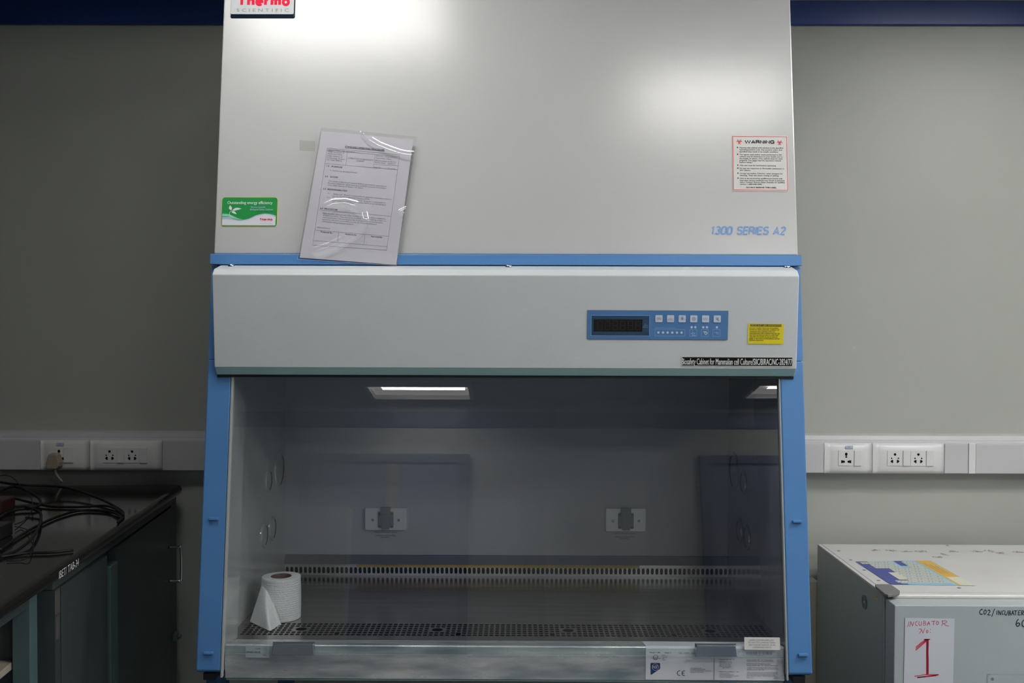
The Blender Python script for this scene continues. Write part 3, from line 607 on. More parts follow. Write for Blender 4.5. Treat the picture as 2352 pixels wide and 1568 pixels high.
b.mat('signp').poly(rrect(0,Y(652),X(1588),0,10*u)).mat('ink').text('CLOSED',X(1287),Y(474),22*u,118*u,bold=.02,h=.0003).text('DRAIN VALVE',X(1106),Y(553),36*u,298*u,bold=.02,h=.0003).text('OPEN',X(1448),Y(604),14*u,80*u,bold=.02,h=.0003)
b.mat('greyink').frame(X(1435),Y(482),X(1540),Y(442),3*u,.0003).frame(X(1502),Y(482),X(1540),Y(442),5*u,.0004).rect(X(1500),Y(580),X(1502),Y(484),.0003).rect(X(1535),Y(580),X(1537),Y(484),.0003)
b.build('drain_label',cab)
# lamp label on the glass
u=2.0895/2288/6.533
b=MB(front_frame(.4810,.7778,-.0065,math.radians(-.3))); X=lambda x:(x-1510)*u; Y=lambda y:-(y-155)*u
b.mat('sticker').slab(rrect(0,Y(340),X(2050),0,12*u),0,.0004).mat('greyink')
for y,x0,x1,s_ in ((205,1587,1962,'LAMPS CONTAIN MERCURY.'),(241,1568,1980,'DO NOT PUT LAMPS IN TRASH.'),(277,1580,1975,'RECYCLE OR DISPOSE OF AS'),(312,1635,1920,'HAZARDOUS WASTE.')): b.text(s_,X(x0),Y(y),20*u,(x1-x0)*u,bold=.008,h=.0007)
b.build('lamp_label',cab)
# stand
st=thing('cabinet_stand',(-.03,2.45,0),'blue steel stand with black feet carrying the safety cabinet','stand')
for x in (-.655,.598):
    for y in (2.16,2.80): MB().mat('stand').box(x-.02,x+.02,y-.02,y+.02,.03,.680).build('leg',st,bevel=.002); MB().mat('black').cyl((x,y,0),(x,y,.03),.022,20).build('foot',st)
MB().mat('stand').box(-.634,.577,2.79,2.81,.30,.34).build('crossbar',st)
for x in (-.665,.583): MB().mat('black').box(x,x+.025,2.09,2.139,.6835,.6975).build('mounting_bracket',cab)
MB().mat('panel').box(-.62,.565,2.125,2.86,.6805,.699).build('base_pan',cab)
# ---------------------------------------------------------------- document sleeve
sf=front_frame(-.4850,1.5787,.013)
# outline points on the cabinet front, turned into sheet coordinates
K=2.225/2288/4.2375; O=(110,1430)
LX=lambda x:(x-O[0])*K; LY=lambda y:-(y-O[1])*K
slv=thing('document_sleeve',(-.37,2.19,1.5687),'clear plastic sleeve holding a printed procedure sheet, leaning on the cabinet front','document')
pts=[(128,1410),(1055,1478),(1200,240),(306,157)]
p=MB(sf).mat('paper'); q=[(LX(a),LY(c)) for a,c in pts]
N=14; vs=[];fs=[]
for j in range(N+1):
    for i in range(N+1):
        s=i/N;t=j/N
        x=(q[0][0]*(1-s)+q[1][0]*s)*(1-t)+(q[3][0]*(1-s)+q[2][0]*s)*t; y=(q[0][1]*(1-s)+q[1][1]*s)*(1-t)+(q[3][1]*(1-s)+q[2][1]*s)*t
        vs.append((x,y,0))
for j in range(N):
    for i in range(N): a=j*(N+1)+i; fs.append((a,a+1,a+N+2,a+N+1))
p.add(vs,fs)
R_=math.radians(-5.3); p.mat('ink')
def tx(s_,x,y,cap,x1,bo=0.0,sh=0.0): p.text(s_,LX(x),LY(y+cap/2),cap*K,(x1-x)*K/math.cos(R_),bold=bo,shear=sh,rot=R_,h=.0004)
tx('STANDARD OPERATING PROCEDURE',538,313,17,920,.015)
p.stroke([(LX(535),LY(325)),(LX(920),LY(357))],2.5*K,.0004); p.mat('greyink')
tx('DEPARTMENT: R&D BIOTECH',373,345,13,632)
for s_,x,y,x1 in (('SIDBI Innovation &',372,362,530),('Incubation Center,',370,382,520),('Indian Institute of',367,403,515),('Technology, Kanpur,',364,424,540),('U.P. India 208016',360,443,508)): tx(s_,x,y,13,x1)
tx('OPERATION OF BIOSAFETY',570,427,14,812);tx('CABINET',650,455,14,728)
for s_,x,y,x1 in (('SOP No.: SIDBI/USP/021',838,404,1042),('Supersedes: None',834,424,990),('Effective Date: 01/07/15',832,450,1030),('Review Date:    01/07/17',830,470,1028),('Page No.        :  01 of 03',823,517,1024)): tx(s_,x,y,13,x1)
p.mat('ink')
for s_,x,y,x1 in (('1.0   PURPOSE',360,507,515),('2.0   SCOPE',347,609,474),('3.0  RESPONSIBILITIES',333,733,565),('4.0  PROCEDURE',308,926,480)): tx(s_,x,y,15,x1,.01,.15)
p.mat('greyink')
for s_,x,y,x1 in (('To Operate the Biosafety Cabinet',393,549,658),('This Standard Operating Procedure (SOP) is applicable for operation of',385,655,945),('Biosafety Cabinet for sterile operations at SIDBI Innovation & Incubation',381,675,945),('Center(R&D Centre), IIT Kanpur, UP, INDIA.',378,695,725),
 ('3.1',380,777,404),('Skilled staff - Biotech is responsible for operation of biosafety cabinet as',435,784,1000),('per the Standard Operating Procedure (SOP).',431,804,790),('3.2',376,818,400),('Executive / Head - Biotech or his/her designate is responsible for',428,824,943),('supervising the operation of biosafety cabinet as per the Standard',427,844,943),('Operating Procedure (SOP).',424,862,640),
 ('Note: Biosafety cabinet provide Clean and sterile environment, which is required for',342,974,950),('all sterile operations. These operations are critical in nature, requiring utmost care',340,994,950),('and concentration. The workstation has to be operated and cleaned (post-',338,1014,922),('operation) with great responsibility in order to reduce the chances of',335,1034,860),('contaminations during subsequent operations.',332,1054,640),('PRECAUTIONS:',285,1114,412)): tx(s_,x,y,12,x1)
p.mat('ink')
tx('Prepared By:',325,1157,13,435,.01);tx('Reviewed By:',560,1178,13,670,.01);tx('Approved By:',805,1199,13,918,.01)
p.mat('greyink'); LN=lambda *a: p.stroke([(LX(x),LY(y)) for x,y in a],2.2*K,.0004)
LN((365,328),(1070,393),(960,1335),(248,1288),(365,328));LN((365,350),(1068,410));LN((350,482),(1050,543));LN((563,370),(548,496));LN((830,393),(815,522));LN((820,490),(1058,505));LN((300,942),(1000,1003));LN((272,1140),(978,1200));LN((255,1242),(965,1300));LN((495,1163),(487,1262));LN((748,1185),(740,1280))
pp=p.build('printed_sheet',slv)
# plastic film, ridges shaped along the glare streaks to catch the lamps
crv=[[(380,925),(450,893),(550,888),(650,912),(715,975),(732,1040),(705,1110),(635,1185),(550,1252),(430,1312),(290,1360)],[(720,195),(770,255),(860,310),(960,350),(1060,385),(1130,402),(1195,405)],[(1150,930),(1085,960),(1140,1012)]]
segs=[]
for ci,c in enumerate(crv):
    P=[(LX(a),LY(b_)) for a,b_ in c]
    for i in range(len(P)-1): segs.append((P[i],P[i+1],ci))
def bumpz(x,y):
    h=0
    best={}
    for (a,b_,ci) in segs:
        dx,dy=b_[0]-a[0],b_[1]-a[1]; t=max(0,min(1,((x-a[0])*dx+(y-a[1])*dy)/(dx*dx+dy*dy)))
        d=math.hypot(x-a[0]-dx*t,y-a[1]-dy*t); best[ci]=min(best.get(ci,9),d)
    for ci,d in best.items():
        w=(.0085,.0065,.004)[ci]
        if d<w*3: h=max(h,(.0098,.0060,.0036)[ci]*math.exp(-(d/w)**2))
    return h
out=[(LX(108),LY(1428)),(LX(1060),LY(1486)),(LX(1240),LY(215)),(LX(297),LY(123))]
f=MB(sf).mat('film'); NX,NY=120,170; vs=[];fs=[]
for j in range(NY+1):
    for i in range(NX+1):
        s=i/NX;t=j/NY
        x=(out[0][0]*(1-s)+out[1][0]*s)*(1-t)+(out[3][0]*(1-s)+out[2][0]*s)*t; y=(out[0][1]*(1-s)+out[1][1]*s)*(1-t)+(out[3][1]*(1-s)+out[2][1]*s)*t
        lift=.0016
        vs.append((x,y,lift+bumpz(x,y)))
for j in range(NY):
    for i in range(NX): a=j*(NX+1)+i; fs.append((a,a+1,a+NX+2,a+NX+1))
f.add(vs,fs).build('clear_sleeve',slv,smooth=True)
e=MB(sf).mat('offw'); W2=3*K
e.stroke([out[3],out[0]],W2*.7,.0024); e.stroke([out[0],out[1]],W2*.8,.0024); e.stroke([out[1],(LX(1190),LY(560))],W2*.5,.0024); e.stroke([(LX(1190),LY(560)),out[2]],W2*.5,.0024)
e.build('sleeve_seam',slv)
MB(front_frame(-.4910,1.8250,.0006)).mat('tape').slab([(0,0),(.034,-.001),(.034,.022),(-.001,.024)],0,.0003).build('tape_tab',slv)['label']='short clear tape tab'
# ---------------------------------------------------------------- tissue roll
rc=(-.5625,2.357,.7375)
tr=thing('tissue_roll',rc,'white tissue paper roll with a loose end, standing on the tray inside the cabinet','tissue roll')
pr=[(.0238,.0),(.0452,.0)]
for i in range(0,61):
    z=.001+i*.097/60; r=.0455+.0008*math.sin(z/.097*math.pi)+.00035*math.cos(z/.0052*2*math.pi); pr.append((r,z))
pr+=[(.0430,.0985),(.0245,.0988)]
MB().mat('tissue').lathe(rc,pr,64).build('roll',tr,smooth=True)
MB().mat('card').lathe(rc,[(.0237,.0005),(.0237,.0992),(.0225,.0992),(.0225,.0005)],40).build('cardboard_core',tr,smooth=False)
MB().mat('card').lathe(rc,[(.0001,.002),(.0237,.002)],40).build('core_floor',tr) if False else None
# loose tail: a sheet leaving the roll at the left and resting on the grille
A=Vector((-0.6017, 2.335, 0.8265));B=Vector((-0.584, 2.318, 0.8126));Cc=Vector((-0.5543, 2.3, 0.7351));D=Vector((-0.6272, 2.3179, 0.7385));E_=Vector((-0.5625, 2.2471, 0.7385))
tl=MB().mat('tissue'); N=14; vs=[];fs=[]
for j in range(N+1):
    t=j/N
    for i in range(N+1):
        s=i/N; topp=A.lerp(B,s); 
        botp=D.lerp(E_,s/.62) if s<.62 else E_.lerp(Cc,(s-.62)/.38)
        p_=topp.lerp(botp,t); p_=p_+Vector((0,-.008*math.sin(math.pi*t)*math.sin(math.pi*min(1,s*1.2)),0)); vs.append(p_)
for j in range(N):
    for i in range(N): a=j*(N+1)+i; fs.append((a,a+1,a+N+2,a+N+1))
tl.add(vs,fs)
tl.build('loose_sheet',tr,smooth=True)
fo=MB().mat('tissue'); F0=Vector((-0.589, 2.3175, 0.8117)); F1=Vector((-0.554, 2.2985, 0.7336)); F2=Vector((-0.582, 2.318, 0.8096)); F3=Vector((-0.5493, 2.3, 0.7372))
fo.add([F0,F1,F3,F2],[(0,1,2,3)]).build('folded_edge',tr)

# ---------------------------------------------------------------- wall trunking with outlets
tk=thing('cable_trunking',(0,WY,.99),'long white plastic cable trunking running along the back wall','trunking')
MB().mat('offw').prismx([(WY-.001,.990),(WY-.045,.990),(WY-.050,.994),(WY-.050,1.083),(WY-.044,1.087),(WY-.044,1.091),(WY-.040,1.103),(WY-.001,1.106)],-3.3,3.5).build('trunking_body',tk,bevel=.0015)
for x0,x1 in ((-1.9,-1.436),(-1.0665,-.60),(.60,.9160),(1.276,1.346),(1.369,2.2)):
    MB().mat('offw').box(x0,x1,WY-.0535,WY-.0503,.9925,1.080).build('trunking_cover',tk,bevel=.001)
MB().mat('white').box(1.3475,1.3680,WY-.055,WY-.0503,.992,1.082).build('trunking_joint',tk,bevel=.001)
def power_outlet(x0,x1,mods,label):
    t=thing('power_outlet',((x0+x1)/2,WY-.0545,.992),label,'outlet','white outlet plates on the wall trunking')
    yb=WY-.0505; b=MB().mat('white'); n=14
    prof=[(yb,.991),(yb-.006,.993),(yb-.011,1.003),(yb-.013,1.015),(yb-.013,1.058),(yb-.011,1.070),(yb-.006,1.080),(yb,1.082)]
    rows=[]
    vs=[];fs=[]
    for i,(x,k) in enumerate(((x0,.25),(x0+.018,.8),(x0+.035,1.0),(x1-.035,1.0),(x1-.018,.8),(x1,.25))):
        for y,z in prof: vs.append((x,yb+(y-yb)*k,z))
    m=len(prof)
    for i in range(5):
        for j in range(m-1): fs.append((i*m+j,i*m+j+1,(i+1)*m+j+1,(i+1)*m+j))
    fs+=[tuple(range(m)),tuple(range(5*m,6*m))[::-1]]
    b.add(vs,fs).build('face_plate',t,smooth=True)
    yf_=yb-.0132
    for kind,a,c in mods:
        F=plane_frame((a,yf_,1.016),(1,0,0),(0,0,1)); w=c-a
        if kind=='s':
            MB(F).mat('white').slab([(0,0),(w,0),(w,.0455),(0,.0455)],0,.0035).build('switch_rocker',t,bevel=.0006)
        else:
            q=MB(F).mat('white').slab([(0,0),(w,0),(w,.045),(0,.045)],0,.0015).mat('lcd'); cx=w/2
            if kind=='5':
                q.disc(cx,.034,.0038,.0018,18); q.disc(cx-.010,.0225,.0022,.0018,12); q.disc(cx+.010,.0225,.0022,.0018,12)
                for sg in (-1,1): q.poly([(cx+sg*.0055,.008),(cx+sg*.0055,.018),(cx+sg*.010,.0175),(cx+sg*.0135,.0135),(cx+sg*.010,.0095)][::(1 if sg>0 else -1)],.0018)
            else:
                q.disc(cx,.034,.0040,.0018,18,ry=.0050); q.disc(cx,.026,.0028,.0018,14)
                for sg in (-1,1): q.poly([(cx+sg*.004,.009),(cx+sg*.004,.0145),(cx+sg*.015,.0165),(cx+sg*.015,.0075)][::(1 if sg>0 else -1)],.0018)
            q.build('socket_insert',t)
    return t
o1=power_outlet(-1.4343,-1.2850,[('u',-1.3865,-1.3600),('s',-1.3585,-1.3300)],'left single outlet plate with the cream plug in its socket')
o2=power_outlet(-1.2845,-1.0680,[('5',-1.2430,-1.2000),('s',-1.1990,-1.1770),('5',-1.1750,-1.1325),('s',-1.1305,-1.1085)],'double five-pin outlet plate left of the cabinet beside the plugged one')
o3=power_outlet(.9170,1.0600,[('u',.9560,1.0010),('s',1.0025,1.0240)],'single universal outlet plate nearest the cabinet on the right')
o4=power_outlet(1.0610,1.2745,[('5',1.1010,1.1460),('s',1.1475,1.1690),('5',1.1705,1.2150),('s',1.2165,1.2380)],'double five-pin outlet plate above the incubator')
for t,x in ((o1,-1.3700),(o3,.9880)):
    MB(plane_frame((x-.011,WY-.0505-.0132,1.0665),(1,0,0),(0,0,1))).mat('lightblue').slab([(0,0),(.022,0),(.022,.009),(0,.009)],0,.001).mat('ink').text('IIT4',.006,.003,.003,h=.0012).build('tiny_sticker',t)
pg=thing('power_plug',(-1.3815,2.94,1.0),'cream moulded plug with a pale cord, plugged into the left wall outlet','plug')
b=MB(plane_frame((-1.3815,2.962,.997),(1,0,0),(0,0,1))).mat('cream')
pl=[(-.018,0),(.014,0),(.022,.010),(.0235,.022),(.016,.045),(.010,.0495),(-.011,.0495),(-.015,.046),(-.0225,.020),(-.0225,.006)]
b.hexa([(x,y,0) for x,y in pl],[(x*.82,y*.9+.003,.024) for x,y in pl]).build('plug_body',pg,bevel=.003,seg=3)
MB().mat('cord').tube([(-1.379,2.952,.998),(-1.378,2.955,.985),(-1.374,2.965,.970),(-1.369,2.975,.957)],.0032).build('cord',pg,smooth=True)
# vertical duct behind the incubator
dk=MB().mat('beige').box(.8630,.90,2.965,WY,.02,.668).build('wall_conduit',bevel=.002); tag(dk,'pale beige vertical conduit on the wall between cabinet and incubator','conduit')

# ---------------------------------------------------------------- left bench
bu=Vector((.0875,-.9962,0)).normalized(); bn=Vector((.9962,.0875,0)).normalized()
BF=Matrix.Identity(4)
for i in range(3): BF[i][0]=bu[i]; BF[i][1]=bn[i]; BF[i][3]=(-1.003,3.0,0)[i]
BF[2][2]=1
b=MB(BF).mat('granite')
b.hexa([(.012,-.95,.922),(.012,-.03,.922),(.03,-.004,.922),(3.2,-.004,.922),(3.2,-.95,.922)],[(.012,-.95,.950),(.012,-.03,.950),(.03,-.004,.950),(3.2,-.004,.950),(3.2,-.95,.950)])
bt=b.build('bench_top',bevel=.012,seg=4); tag(bt,'glossy black bench top on the left with coiled cables lying on it','worktop')
bc=thing('base_cabinet',tuple(BF@Vector((.5,-.3,0))),'dark teal steel bench cabinet with two doors under the back of the black bench top','cabinet')
MB(BF).mat('teal').box(.022,1.002,-.60,-.045,.05,.921).build('carcass',bc)
MB(BF).mat('teal').box(.022,1.002,-.0449,-.025,.898,.921).build('top_rail',bc,bevel=.001)
MB(BF).mat('teal').box(.022,.085,-.0449,-.025,.05,.8975).build('side_post',bc,bevel=.001)
q=MB(BF).mat('teal').box(.9735,1.002,-.0449,-.022,.05,.897).mat('chip').box(.9745,1.0025,-.0219,-.0214,.845,.895).box(.978,.999,-.0219,-.0214,.795,.842)
q.build('side_post',bc)
MB(BF).mat('tealedge').box(.600,.655,-.0449,-.020,.05,.860).build('centre_post',bc,bevel=.002)
dA=MB(BF).mat('teal').box(.088,.597,-.0448,-.024,.06,.893).build('door',bc,bevel=.0015)
MB(BF).mat('chrome').tube([(.118,-.024,.782),(.118,.004,.782),(.118,.012,.776),(.118,.012,.690),(.118,.004,.683),(.118,-.024,.683)],.0038,10,4).build('door_handle',dA,smooth=True)
dB=MB(BF).mat('teal').hexa([(.684,-.0448,.06),(.957,-.0448,.06),(.957,-.0448,.893),(.684,-.0448,.893)],[(.684,-.018,.06),(.957,-.024,.06),(.957,-.024,.893),(.684,-.018,.893)]).build('door',bc,bevel=.0015)
MB(BF).mat('tealedge').box(.045,.072,-.0250,-.012,.492,.512).cyl((.058,-.012,.502),(.058,-.004,.502),.006).build('latch',bc,bevel=.001)
us=thing('shelf_unit',tuple(BF@Vector((1.7,-.3,0))),'dark open shelf unit under the front of the black bench top','shelf unit')
MB(BF).mat('tealedge').box(1.080,1.116,-.06,-.026,.05,.921).build('front_post',us,bevel=.002)
MB(BF).mat('teal').box(1.1165,2.4,-.06,-.028,.896,.921).build('top_rail',us,bevel=.002)
MB(BF).mat('teal').box(1.082,1.098,-.60,-.061,.05,.921).build('side_panel',us)
MB(BF).mat('teal').box(1.10,2.4,-.62,-.60,.05,.921).build('back_panel',us)
MB(BF).mat('beige').box(1.099,2.4,-.598,-.062,.776,.790).build('shelf',us,bevel=.001)
MB(BF).mat('chrome').cyl((1.105,-.30,.800),(2.2,-.34,.800),.006).build('rod',us)
b=MB(BF.copy() @ plane_frame((1.045,-.0005,.9420),(-1,0,0),(0,.0,1))) 
b=MB(plane_frame(BF@Vector((1.040,.0003,.926)),-bu,(0,0,1))).mat('silverink')
b.text('IBET/ TAB-34',0,.004,.015,.112,bold=.0,shear=.12)
b.build('edge_marking',bt); 
# cables on the bench
def cab_(pts,r,label,m='cable',name='cable'):
    return tag(MB().mat(m).tube(pts,r,10,6).build(name,smooth=True),label,'cable')
cab_([(-1.4614, 2.7936, 0.985),(-1.3983, 2.7807, 0.98),(-1.3314, 2.7975, 0.975),(-1.2722, 2.792, 0.97),(-1.1892, 2.7312, 0.965),(-1.0944, 2.636, 0.96),(-1.0209, 2.548, 0.954),(-0.9973, 2.5027, 0.954),(-0.982, 2.4588, 0.954),(-0.9695, 2.4007, 0.954)],.0034,'thick black cable arching along the back of the bench to its edge')
cab_([(-1.4019, 2.6791, 0.965),(-1.3608, 2.6705, 0.962),(-1.2864, 2.6291, 0.957),(-1.2181, 2.5946, 0.9545),(-1.1452, 2.5902, 0.9545),(-1.085, 2.5911, 0.958),(-1.0361, 2.5411, 0.962),(-0.9986, 2.4869, 0.9615),(-0.9838, 2.466, 0.958)],.0033,'black cable running almost straight from the adapters to the bench edge')
cab_([(-1.1043, 2.1085, 0.9545),(-1.1297, 2.2447, 0.9545),(-1.1439, 2.3691, 0.9545),(-1.1445, 2.4748, 0.9545),(-1.1245, 2.5432, 0.9545),(-1.0733, 2.5443, 0.9545),(-1.035, 2.522, 0.9545),(-1.0083, 2.4943, 0.9545),(-0.9789, 2.4456, 0.9545)],.0033,'black cable sweeping diagonally across the bench to its edge')
cab_([(-1.4178, 2.7099, 0.975),(-1.4078, 2.7632, 0.978),(-1.3519, 2.7241, 0.974),(-1.2954, 2.6694, 0.966),(-1.2574, 2.6074, 0.96),(-1.2528, 2.5601, 0.9575),(-1.2812, 2.547, 0.9565),(-1.2946, 2.5051, 0.9545),(-1.2852, 2.4553, 0.9545)],.0036,'thick black cable curled in a loop beside the dark red adapter')
cab_([(-1.2608, 2.5375, 0.964),(-1.2071, 2.4958, 0.96),(-1.1766, 2.4414, 0.9545),(-1.1201, 2.3134, 0.96),(-1.0747, 2.1872, 0.9615),(-1.065, 2.1307, 0.958),(-1.0637, 2.0855, 0.9545),(-1.0721, 2.0468, 0.9545)],.0036,'thick black cable bending around the black adapter box')
cab_([(-1.0708, 2.0443, 0.9542),(-1.0331, 2.0795, 0.9542),(-0.9811, 2.0883, 0.9542),(-0.9479, 2.1088, 0.9542)],.0028,'flat black cable lying nearest the bench front edge')
cab_([(-1.4989, 2.8655, 0.992),(-1.481, 2.8677, 0.993),(-1.4427, 2.8321, 0.99),(-1.3828, 2.7499, 0.984),(-1.3321, 2.6913, 0.975),(-1.2864, 2.6197, 0.968),(-1.2321, 2.5132, 0.9665),(-1.2262, 2.4831, 0.9525),(-1.2084, 2.4188, 0.9525),(-1.1979, 2.3559, 0.957)],.0011,'thin black wire rising above the cable tangle',name='wire')
cab_([(-1.183, 2.3266, 0.958),(-1.1725, 2.3382, 0.9525),(-1.127, 2.2795, 0.958),(-1.0785, 2.2009, 0.9565),(-1.0501, 2.1426, 0.9525),(-1.0087, 2.0413, 0.957),(-1.0183, 2.0225, 0.9525),(-1.0439, 2.0184, 0.9525)],.0010,'thin black wire looping in front of the black adapter box',name='wire')
a0=Vector((-1.3069, 2.5139, 0.9505)); b=MB().mat('redbox').box(a0.x-.09,a0.x-.004,a0.y,a0.y+.07,.9503,.985).build('power_adapter',bevel=.004); tag(b,'dark red power adapter among the cables on the bench','adapter')
a0=Vector((-1.1298, 2.2137, 0.9505)); b=MB().mat('black').box(a0.x-.13,a0.x-.030,a0.y,a0.y+.06,.9503,.982).build('power_adapter',bevel=.003); tag(b,'black box adapter on the bench in front of the dark red one','adapter')

# ---------------------------------------------------------------- incubator
ic=thing('incubator',(1.25,2.65,0),'pale grey incubator with a stained white top and a marked door','incubator')
IX0,IX1=.8926,1.56; TY0,TY1=2.424,2.955; TZ=.7831
MB().mat('incs').box(IX0,IX1,TY0,TY1,.04,TZ-.004).build('body',ic,bevel=.0015)
b=MB().mat('incw').box(IX0+.0005,IX0+.011,TY0+.002,TY1,TZ-.0038,TZ).box(IX0+.0125,IX1-.001,TY0+.012,TY1-.001,TZ-.0038,TZ).mat('black').box(IX0+.0111,IX0+.0124,TY0+.012,TY1-.002,TZ-.0036,TZ-.0010)
tpn=b.build('top_panel',ic)
MB().mat('incw').box(IX0+.02,IX1-.001,TY0-.012,TY0+.0105,TZ-.012,TZ-.0005).build('front_rail',ic,bevel=.004,seg=3)
sc=MB(plane_frame((0,0,TZ),(1,0,0),(0,1,0))).mat('greyink')
SC=[(0.9283, 2.8673, 0.7831),(0.9258, 2.7582, 0.7831),(0.925, 2.6478, 0.7831),(0.9249, 2.5417, 0.7831),(1.2718, 2.9402, 0.7831),(1.1009, 2.4745, 0.7831)]
for s_ in SC: MB(plane_frame((0,0,TZ),(1,0,0),(0,1,0))).mat('greyink').ring(s_[0],s_[1],.0030,.0048,.0008,n=20).mat('chrome').disc(s_[0],s_[1],.0030,.0006,16).build('screw',ic)
for s_ in ((1.037, 2.8802, 0.7831),(1.0806, 2.8756, 0.7831),(1.1195, 2.8655, 0.7831),(1.1649, 2.8664, 0.7831),(1.2146, 2.8301, 0.7831),(1.1852, 2.7984, 0.7831),(1.2546, 2.8681, 0.7831),(1.3266, 2.8694, 0.7831),(1.3684, 2.8756, 0.7831),(1.387, 2.8492, 0.7831),(1.4426, 2.8609, 0.7831)):
    b=MB(plane_frame((0,0,TZ),(1,0,0),(0,1,0))).mat('rust')
    for k in range(30):
        a=random.uniform(0,6.28);rr=random.uniform(0,1); b.disc(s_[0]+.017*rr*math.cos(a),s_[1]+.013*rr*math.sin(a),random.uniform(.0010,.0032),.0003+k*1e-5,8)
    b.build('stain',tpn)
DY=2.352
dr=MB().mat('incd').box(IX0+.002,IX1,DY,TY0-.014,.05,TZ-.0085).build('door',ic,bevel=.0022)
MB().mat('black').box(IX0+.006,IX1-.01,TY0-.0139,TY0-.0001,.05,TZ-.014).build('door_seal',ic)
MB().mat('incs').box(IX0,IX0+.0055,TY0-.010,TY0-.0002,.05,TZ-.006).build('edge_trim',ic,bevel=.001)
cpx=[(0.8945, 2.4819, 0.79),(0.9339, 2.4825, 0.79),(0.9338, 2.4226, 0.79),(0.9253, 2.4032, 0.79),(0.9047, 2.3876, 0.79),(0.8907, 2.3835, 0.79),(0.8865, 2.3949, 0.79),(0.8883, 2.4615, 0.79)]
MB().mat('capgrey').hexa([(p_[0],p_[1],.7836) for p_ in cpx][::-1],[(p_[0],p_[1],.7905) for p_ in cpx][::-1]).build('hinge_cap',ic,bevel=.002,seg=3)
kp=MB(plane_frame((IX0,(0.8926, 2.5494, 0.7258)[1],(0.8926, 2.5494, 0.7258)[2]),(0,-1,0),(0,0,1))).mat('capgrey').ring(0,0,.013,.018,.002,n=30).mat('greyink').disc(0,0,.013,.0008,30).mat('chrome').disc(0,0,.003,.0014,14); kp.build('side_port',ic)
wt=Vector((0.8926, 2.4636, 0.7644)); MB(plane_frame((IX0,wt.y,wt.z),(0,-1,0),(0,0,1))).mat('charty').add([(-.007,-.007,.0006),(.007,-.007,.0006),(0,.007,.0006)],[(0,1,2)]).mat('ink').disc(0,-.002,.0018,.0008,8).build('warning_triangle',ic)
# door handwriting (marker) and recessed panel
k=2.352/2288/6.682
df=lambda px_,pz_: plane_frame((px_,DY-.0005,pz_),(1,0,0),(0,0,1))
o_=(1.0946, 2.352, 0.752); X=lambda x:(x-1665)*k; Y=lambda y:-(y-483)*k
b=MB(df(o_[0],o_[2])).mat('bmarker'); S=lambda pts,w=9: b.stroke([(X(a),Y(c)) for a,c in pts],w*k)
S([(1712,400),(1700,390),(1680,410),(1670,440),(1680,465),(1700,470),(1715,465)],11);S([(1755,400),(1738,420),(1735,450),(1750,470),(1768,455),(1775,425),(1765,405),(1755,400)],10)
S([(1794,418),(1808,402),(1828,408),(1830,430),(1812,452),(1794,478),(1836,480)],10);S([(1900,385),(1880,440),(1858,502)],10)
S([(1938,412),(1932,472)]);S([(1960,475),(1965,410),(1992,478),(2000,412)]);S([(2045,415),(2028,410),(2015,440),(2022,470),(2045,465)]);S([(2062,412),(2056,450),(2065,480),(2085,478),(2095,450),(2100,410)])
S([(2118,415),(2114,482),(2140,475),(2150,455),(2118,448),(2140,440),(2145,420),(2118,412)]);S([(2160,482),(2180,412),(2200,480)]);S([(2168,455),(2195,455)]);S([(2200,412),(2250,412)]);S([(2225,412),(2222,480)])
S([(2300,410),(2268,412),(2262,478),(2298,475)]);S([(2265,445),(2290,443)]);S([(2315,480),(2318,410),(2345,415),(2345,440),(2320,448),(2350,480)])
S([(2265,545),(2240,580),(2232,630),(2250,655),(2278,645),(2290,615),(2270,598),(2240,615)],13);S([(2345,560),(2325,590),(2325,640),(2350,660),(2375,640),(2380,590),(2360,560),(2345,560)],13)
b.build('door_marking',dr)
o_=(1.115, 2.352, 0.6117); b=MB(df(o_[0],o_[2])).mat('incs').frame(0,-.16,.22,0,.0012,.0002).mat('incd').poly(rrect(.0012,-.1588,.2188,-.0012,.008),.0006).mat('chrome').disc(.0125,-.0115,.0035,.0010,16); b.build('service_panel',dr)
# paper sign
tl_=(0.9191, 2.352, 0.7447); W3=.1170; b=MB(plane_frame((tl_[0],DY-.0012,tl_[2]),(1,0,-.010),(0,0,1))).mat('signp').slab([(0,-.165),(W3,-.165),(W3,0),(0,0)],0,.0004).mat('marker')
X=lambda x:(x-522)*k; Y=lambda y:-(y-518)*k; S=lambda pts,w=8: b.stroke([(X(a),Y(c)) for a,c in pts],w*k,.0006)
S([(582,572),(575,610),(560,655)]);S([(595,652),(608,572),(640,640),(655,575)]);S([(708,568),(685,580),(680,615),(695,635),(715,628)]);S([(738,570),(732,610),(745,630),(770,625),(778,570)])
S([(806,562),(802,628),(832,624),(846,610),(834,597),(806,592),(830,588),(840,574),(828,562),(800,560)],6);S([(862,628),(885,565),(905,620)]);S([(865,602),(900,598)]);S([(928,565),(985,558)]);S([(965,562),(960,620)]);S([(1010,565),(1000,595),(1012,615),(1035,605),(1040,575),(1010,560)])
S([(1095,555),(1100,590),(1085,632)]);S([(1085,555),(1150,550),(1165,568),(1140,590),(1110,595),(1150,625),(1195,634)])
S([(740,690),(770,682),(778,700),(745,755)]);S([(770,685),(800,748),(828,670)]);S([(860,700),(850,725),(862,745),(880,728),(872,705),(860,702)]);S([(913,688),(914,692)],11);S([(913,732),(914,736)],11)
for dx in (0,9,18,-9): S([(868+dx,845),(870+dx*.9,1050),(875+dx,1200),(878+dx,1380)],13)
for dy in (0,22,44): S([(850,845+dy*.7),(780,895+dy),(700,965+dy*1.1)],14)
S([(825,848),(905,845)],18);S([(690,1418),(860,1392),(1050,1388)],12);S([(740,1440),(900,1412),(1050,1395)],16);S([(730,1435),(860,1425),(1020,1405)],14)
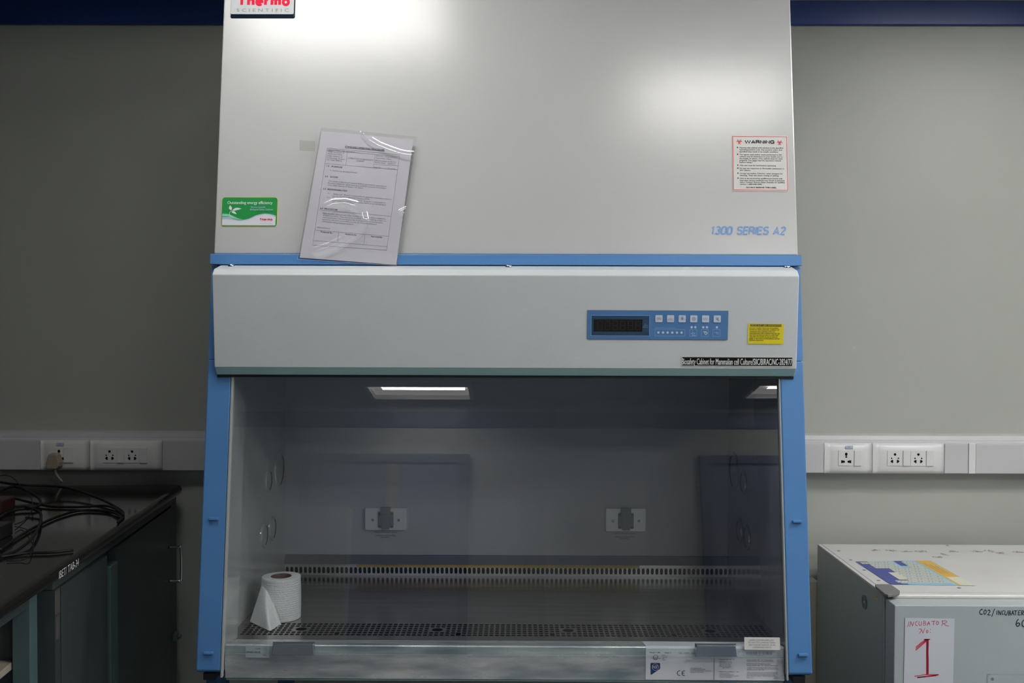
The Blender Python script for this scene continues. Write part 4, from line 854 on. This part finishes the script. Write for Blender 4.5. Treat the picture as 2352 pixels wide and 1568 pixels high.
tag(b.build('paper_sign'),'white paper sheet with red handwriting taped on the incubator door','sign')
# chart lying on the incubator
c0=Vector((0.9325, 2.7393, 0.7835));c1=Vector((1.1455, 2.7556, 0.7835));c2=Vector((1.1519, 2.4962, 0.7835));c3=Vector((0.9404, 2.5028, 0.7835))
def cm(u_,v_,h=0): 
    p_=c0.lerp(c1,u_).lerp(c3.lerp(c2,u_),v_); return (p_.x,p_.y,.7838+h)
b=MB()
def cq(m_,u0,v0,u1,v1,h): b.mat(m_).add([cm(u0,v0,h),cm(u0,v1,h),cm(u1,v1,h),cm(u1,v0,h)],[(0,1,2,3)])
cq('chartsky',0,0,1,1,0);cq('chartblue',0,0,.155,1,.0002);cq('charty',.80,0,.99,.68,.0002);cq('charty',.80,.68,.83,1,.0002);cq('chartc',.83,.68,1,1,.0002);cq('chartsky',.99,0,1,.68,.0003)
cq('chartblue',.50,0,.62,.22,.0002);cq('chartblue',.155,.32,.30,.85,.0002);cq('chartblue',0,.96,.22,1,.0003);cq('chartc',.20,.50,.33,.80,.0003)
for r in range(9):
    for c in range(18):
        u0=.04+c*.042; v0=.03+r*.1
        if c<2 and r>0: continue
        if c>16: continue
        if 10<=c<=12 and r<3: continue
        if c in (2,3,4,5) and 3<=r<=7: continue
        cq('chartc',u0+.003,v0+.008,u0+.039,v0+.092,.0004)
        cq('greyink' if (c+r)%3 else 'charty',u0+.012,v0+.03,u0+.026,v0+.055,.0005)
b.mat('greyink')
for i in range(3): cq('greyink',.845+i*.04,.12+i*.06,.852+i*.04,.55,.0005)
tag(b.build('reference_chart'),'glossy blue and orange periodic table chart lying on the incubator top','chart')
# ---------------------------------------------------------------- camera
cd=bpy.data.cameras.new('camera'); cam=bpy.data.objects.new('camera',cd); COL.objects.link(cam)
cd.sensor_width=36; cd.lens=35.02; cd.clip_start=.05
cam.matrix_world=Matrix(((0.9999765, -0.0031056, 0.006107, 0), (0.0061759, 0.0226687, -0.999724, 0), (0.0029663, 0.9997382, 0.0226873, 1.45), (0, 0, 0, 1)))
sc_=bpy.context.scene; sc_.camera=cam
w=bpy.data.worlds.new('world'); sc_.world=w; w.use_nodes=True; w.node_tree.nodes['Background'].inputs[0].default_value=(.05,.055,.06,1)
sc_.view_settings.view_transform='Standard'; sc_.view_settings.look='None'; sc_.view_settings.exposure=0.0
sc_.cycles.use_denoising=True; sc_.cycles.max_bounces=8; sc_.cycles.transparent_max_bounces=12
for o in bpy.data.objects:
    if '_w' in o: del o['_w']
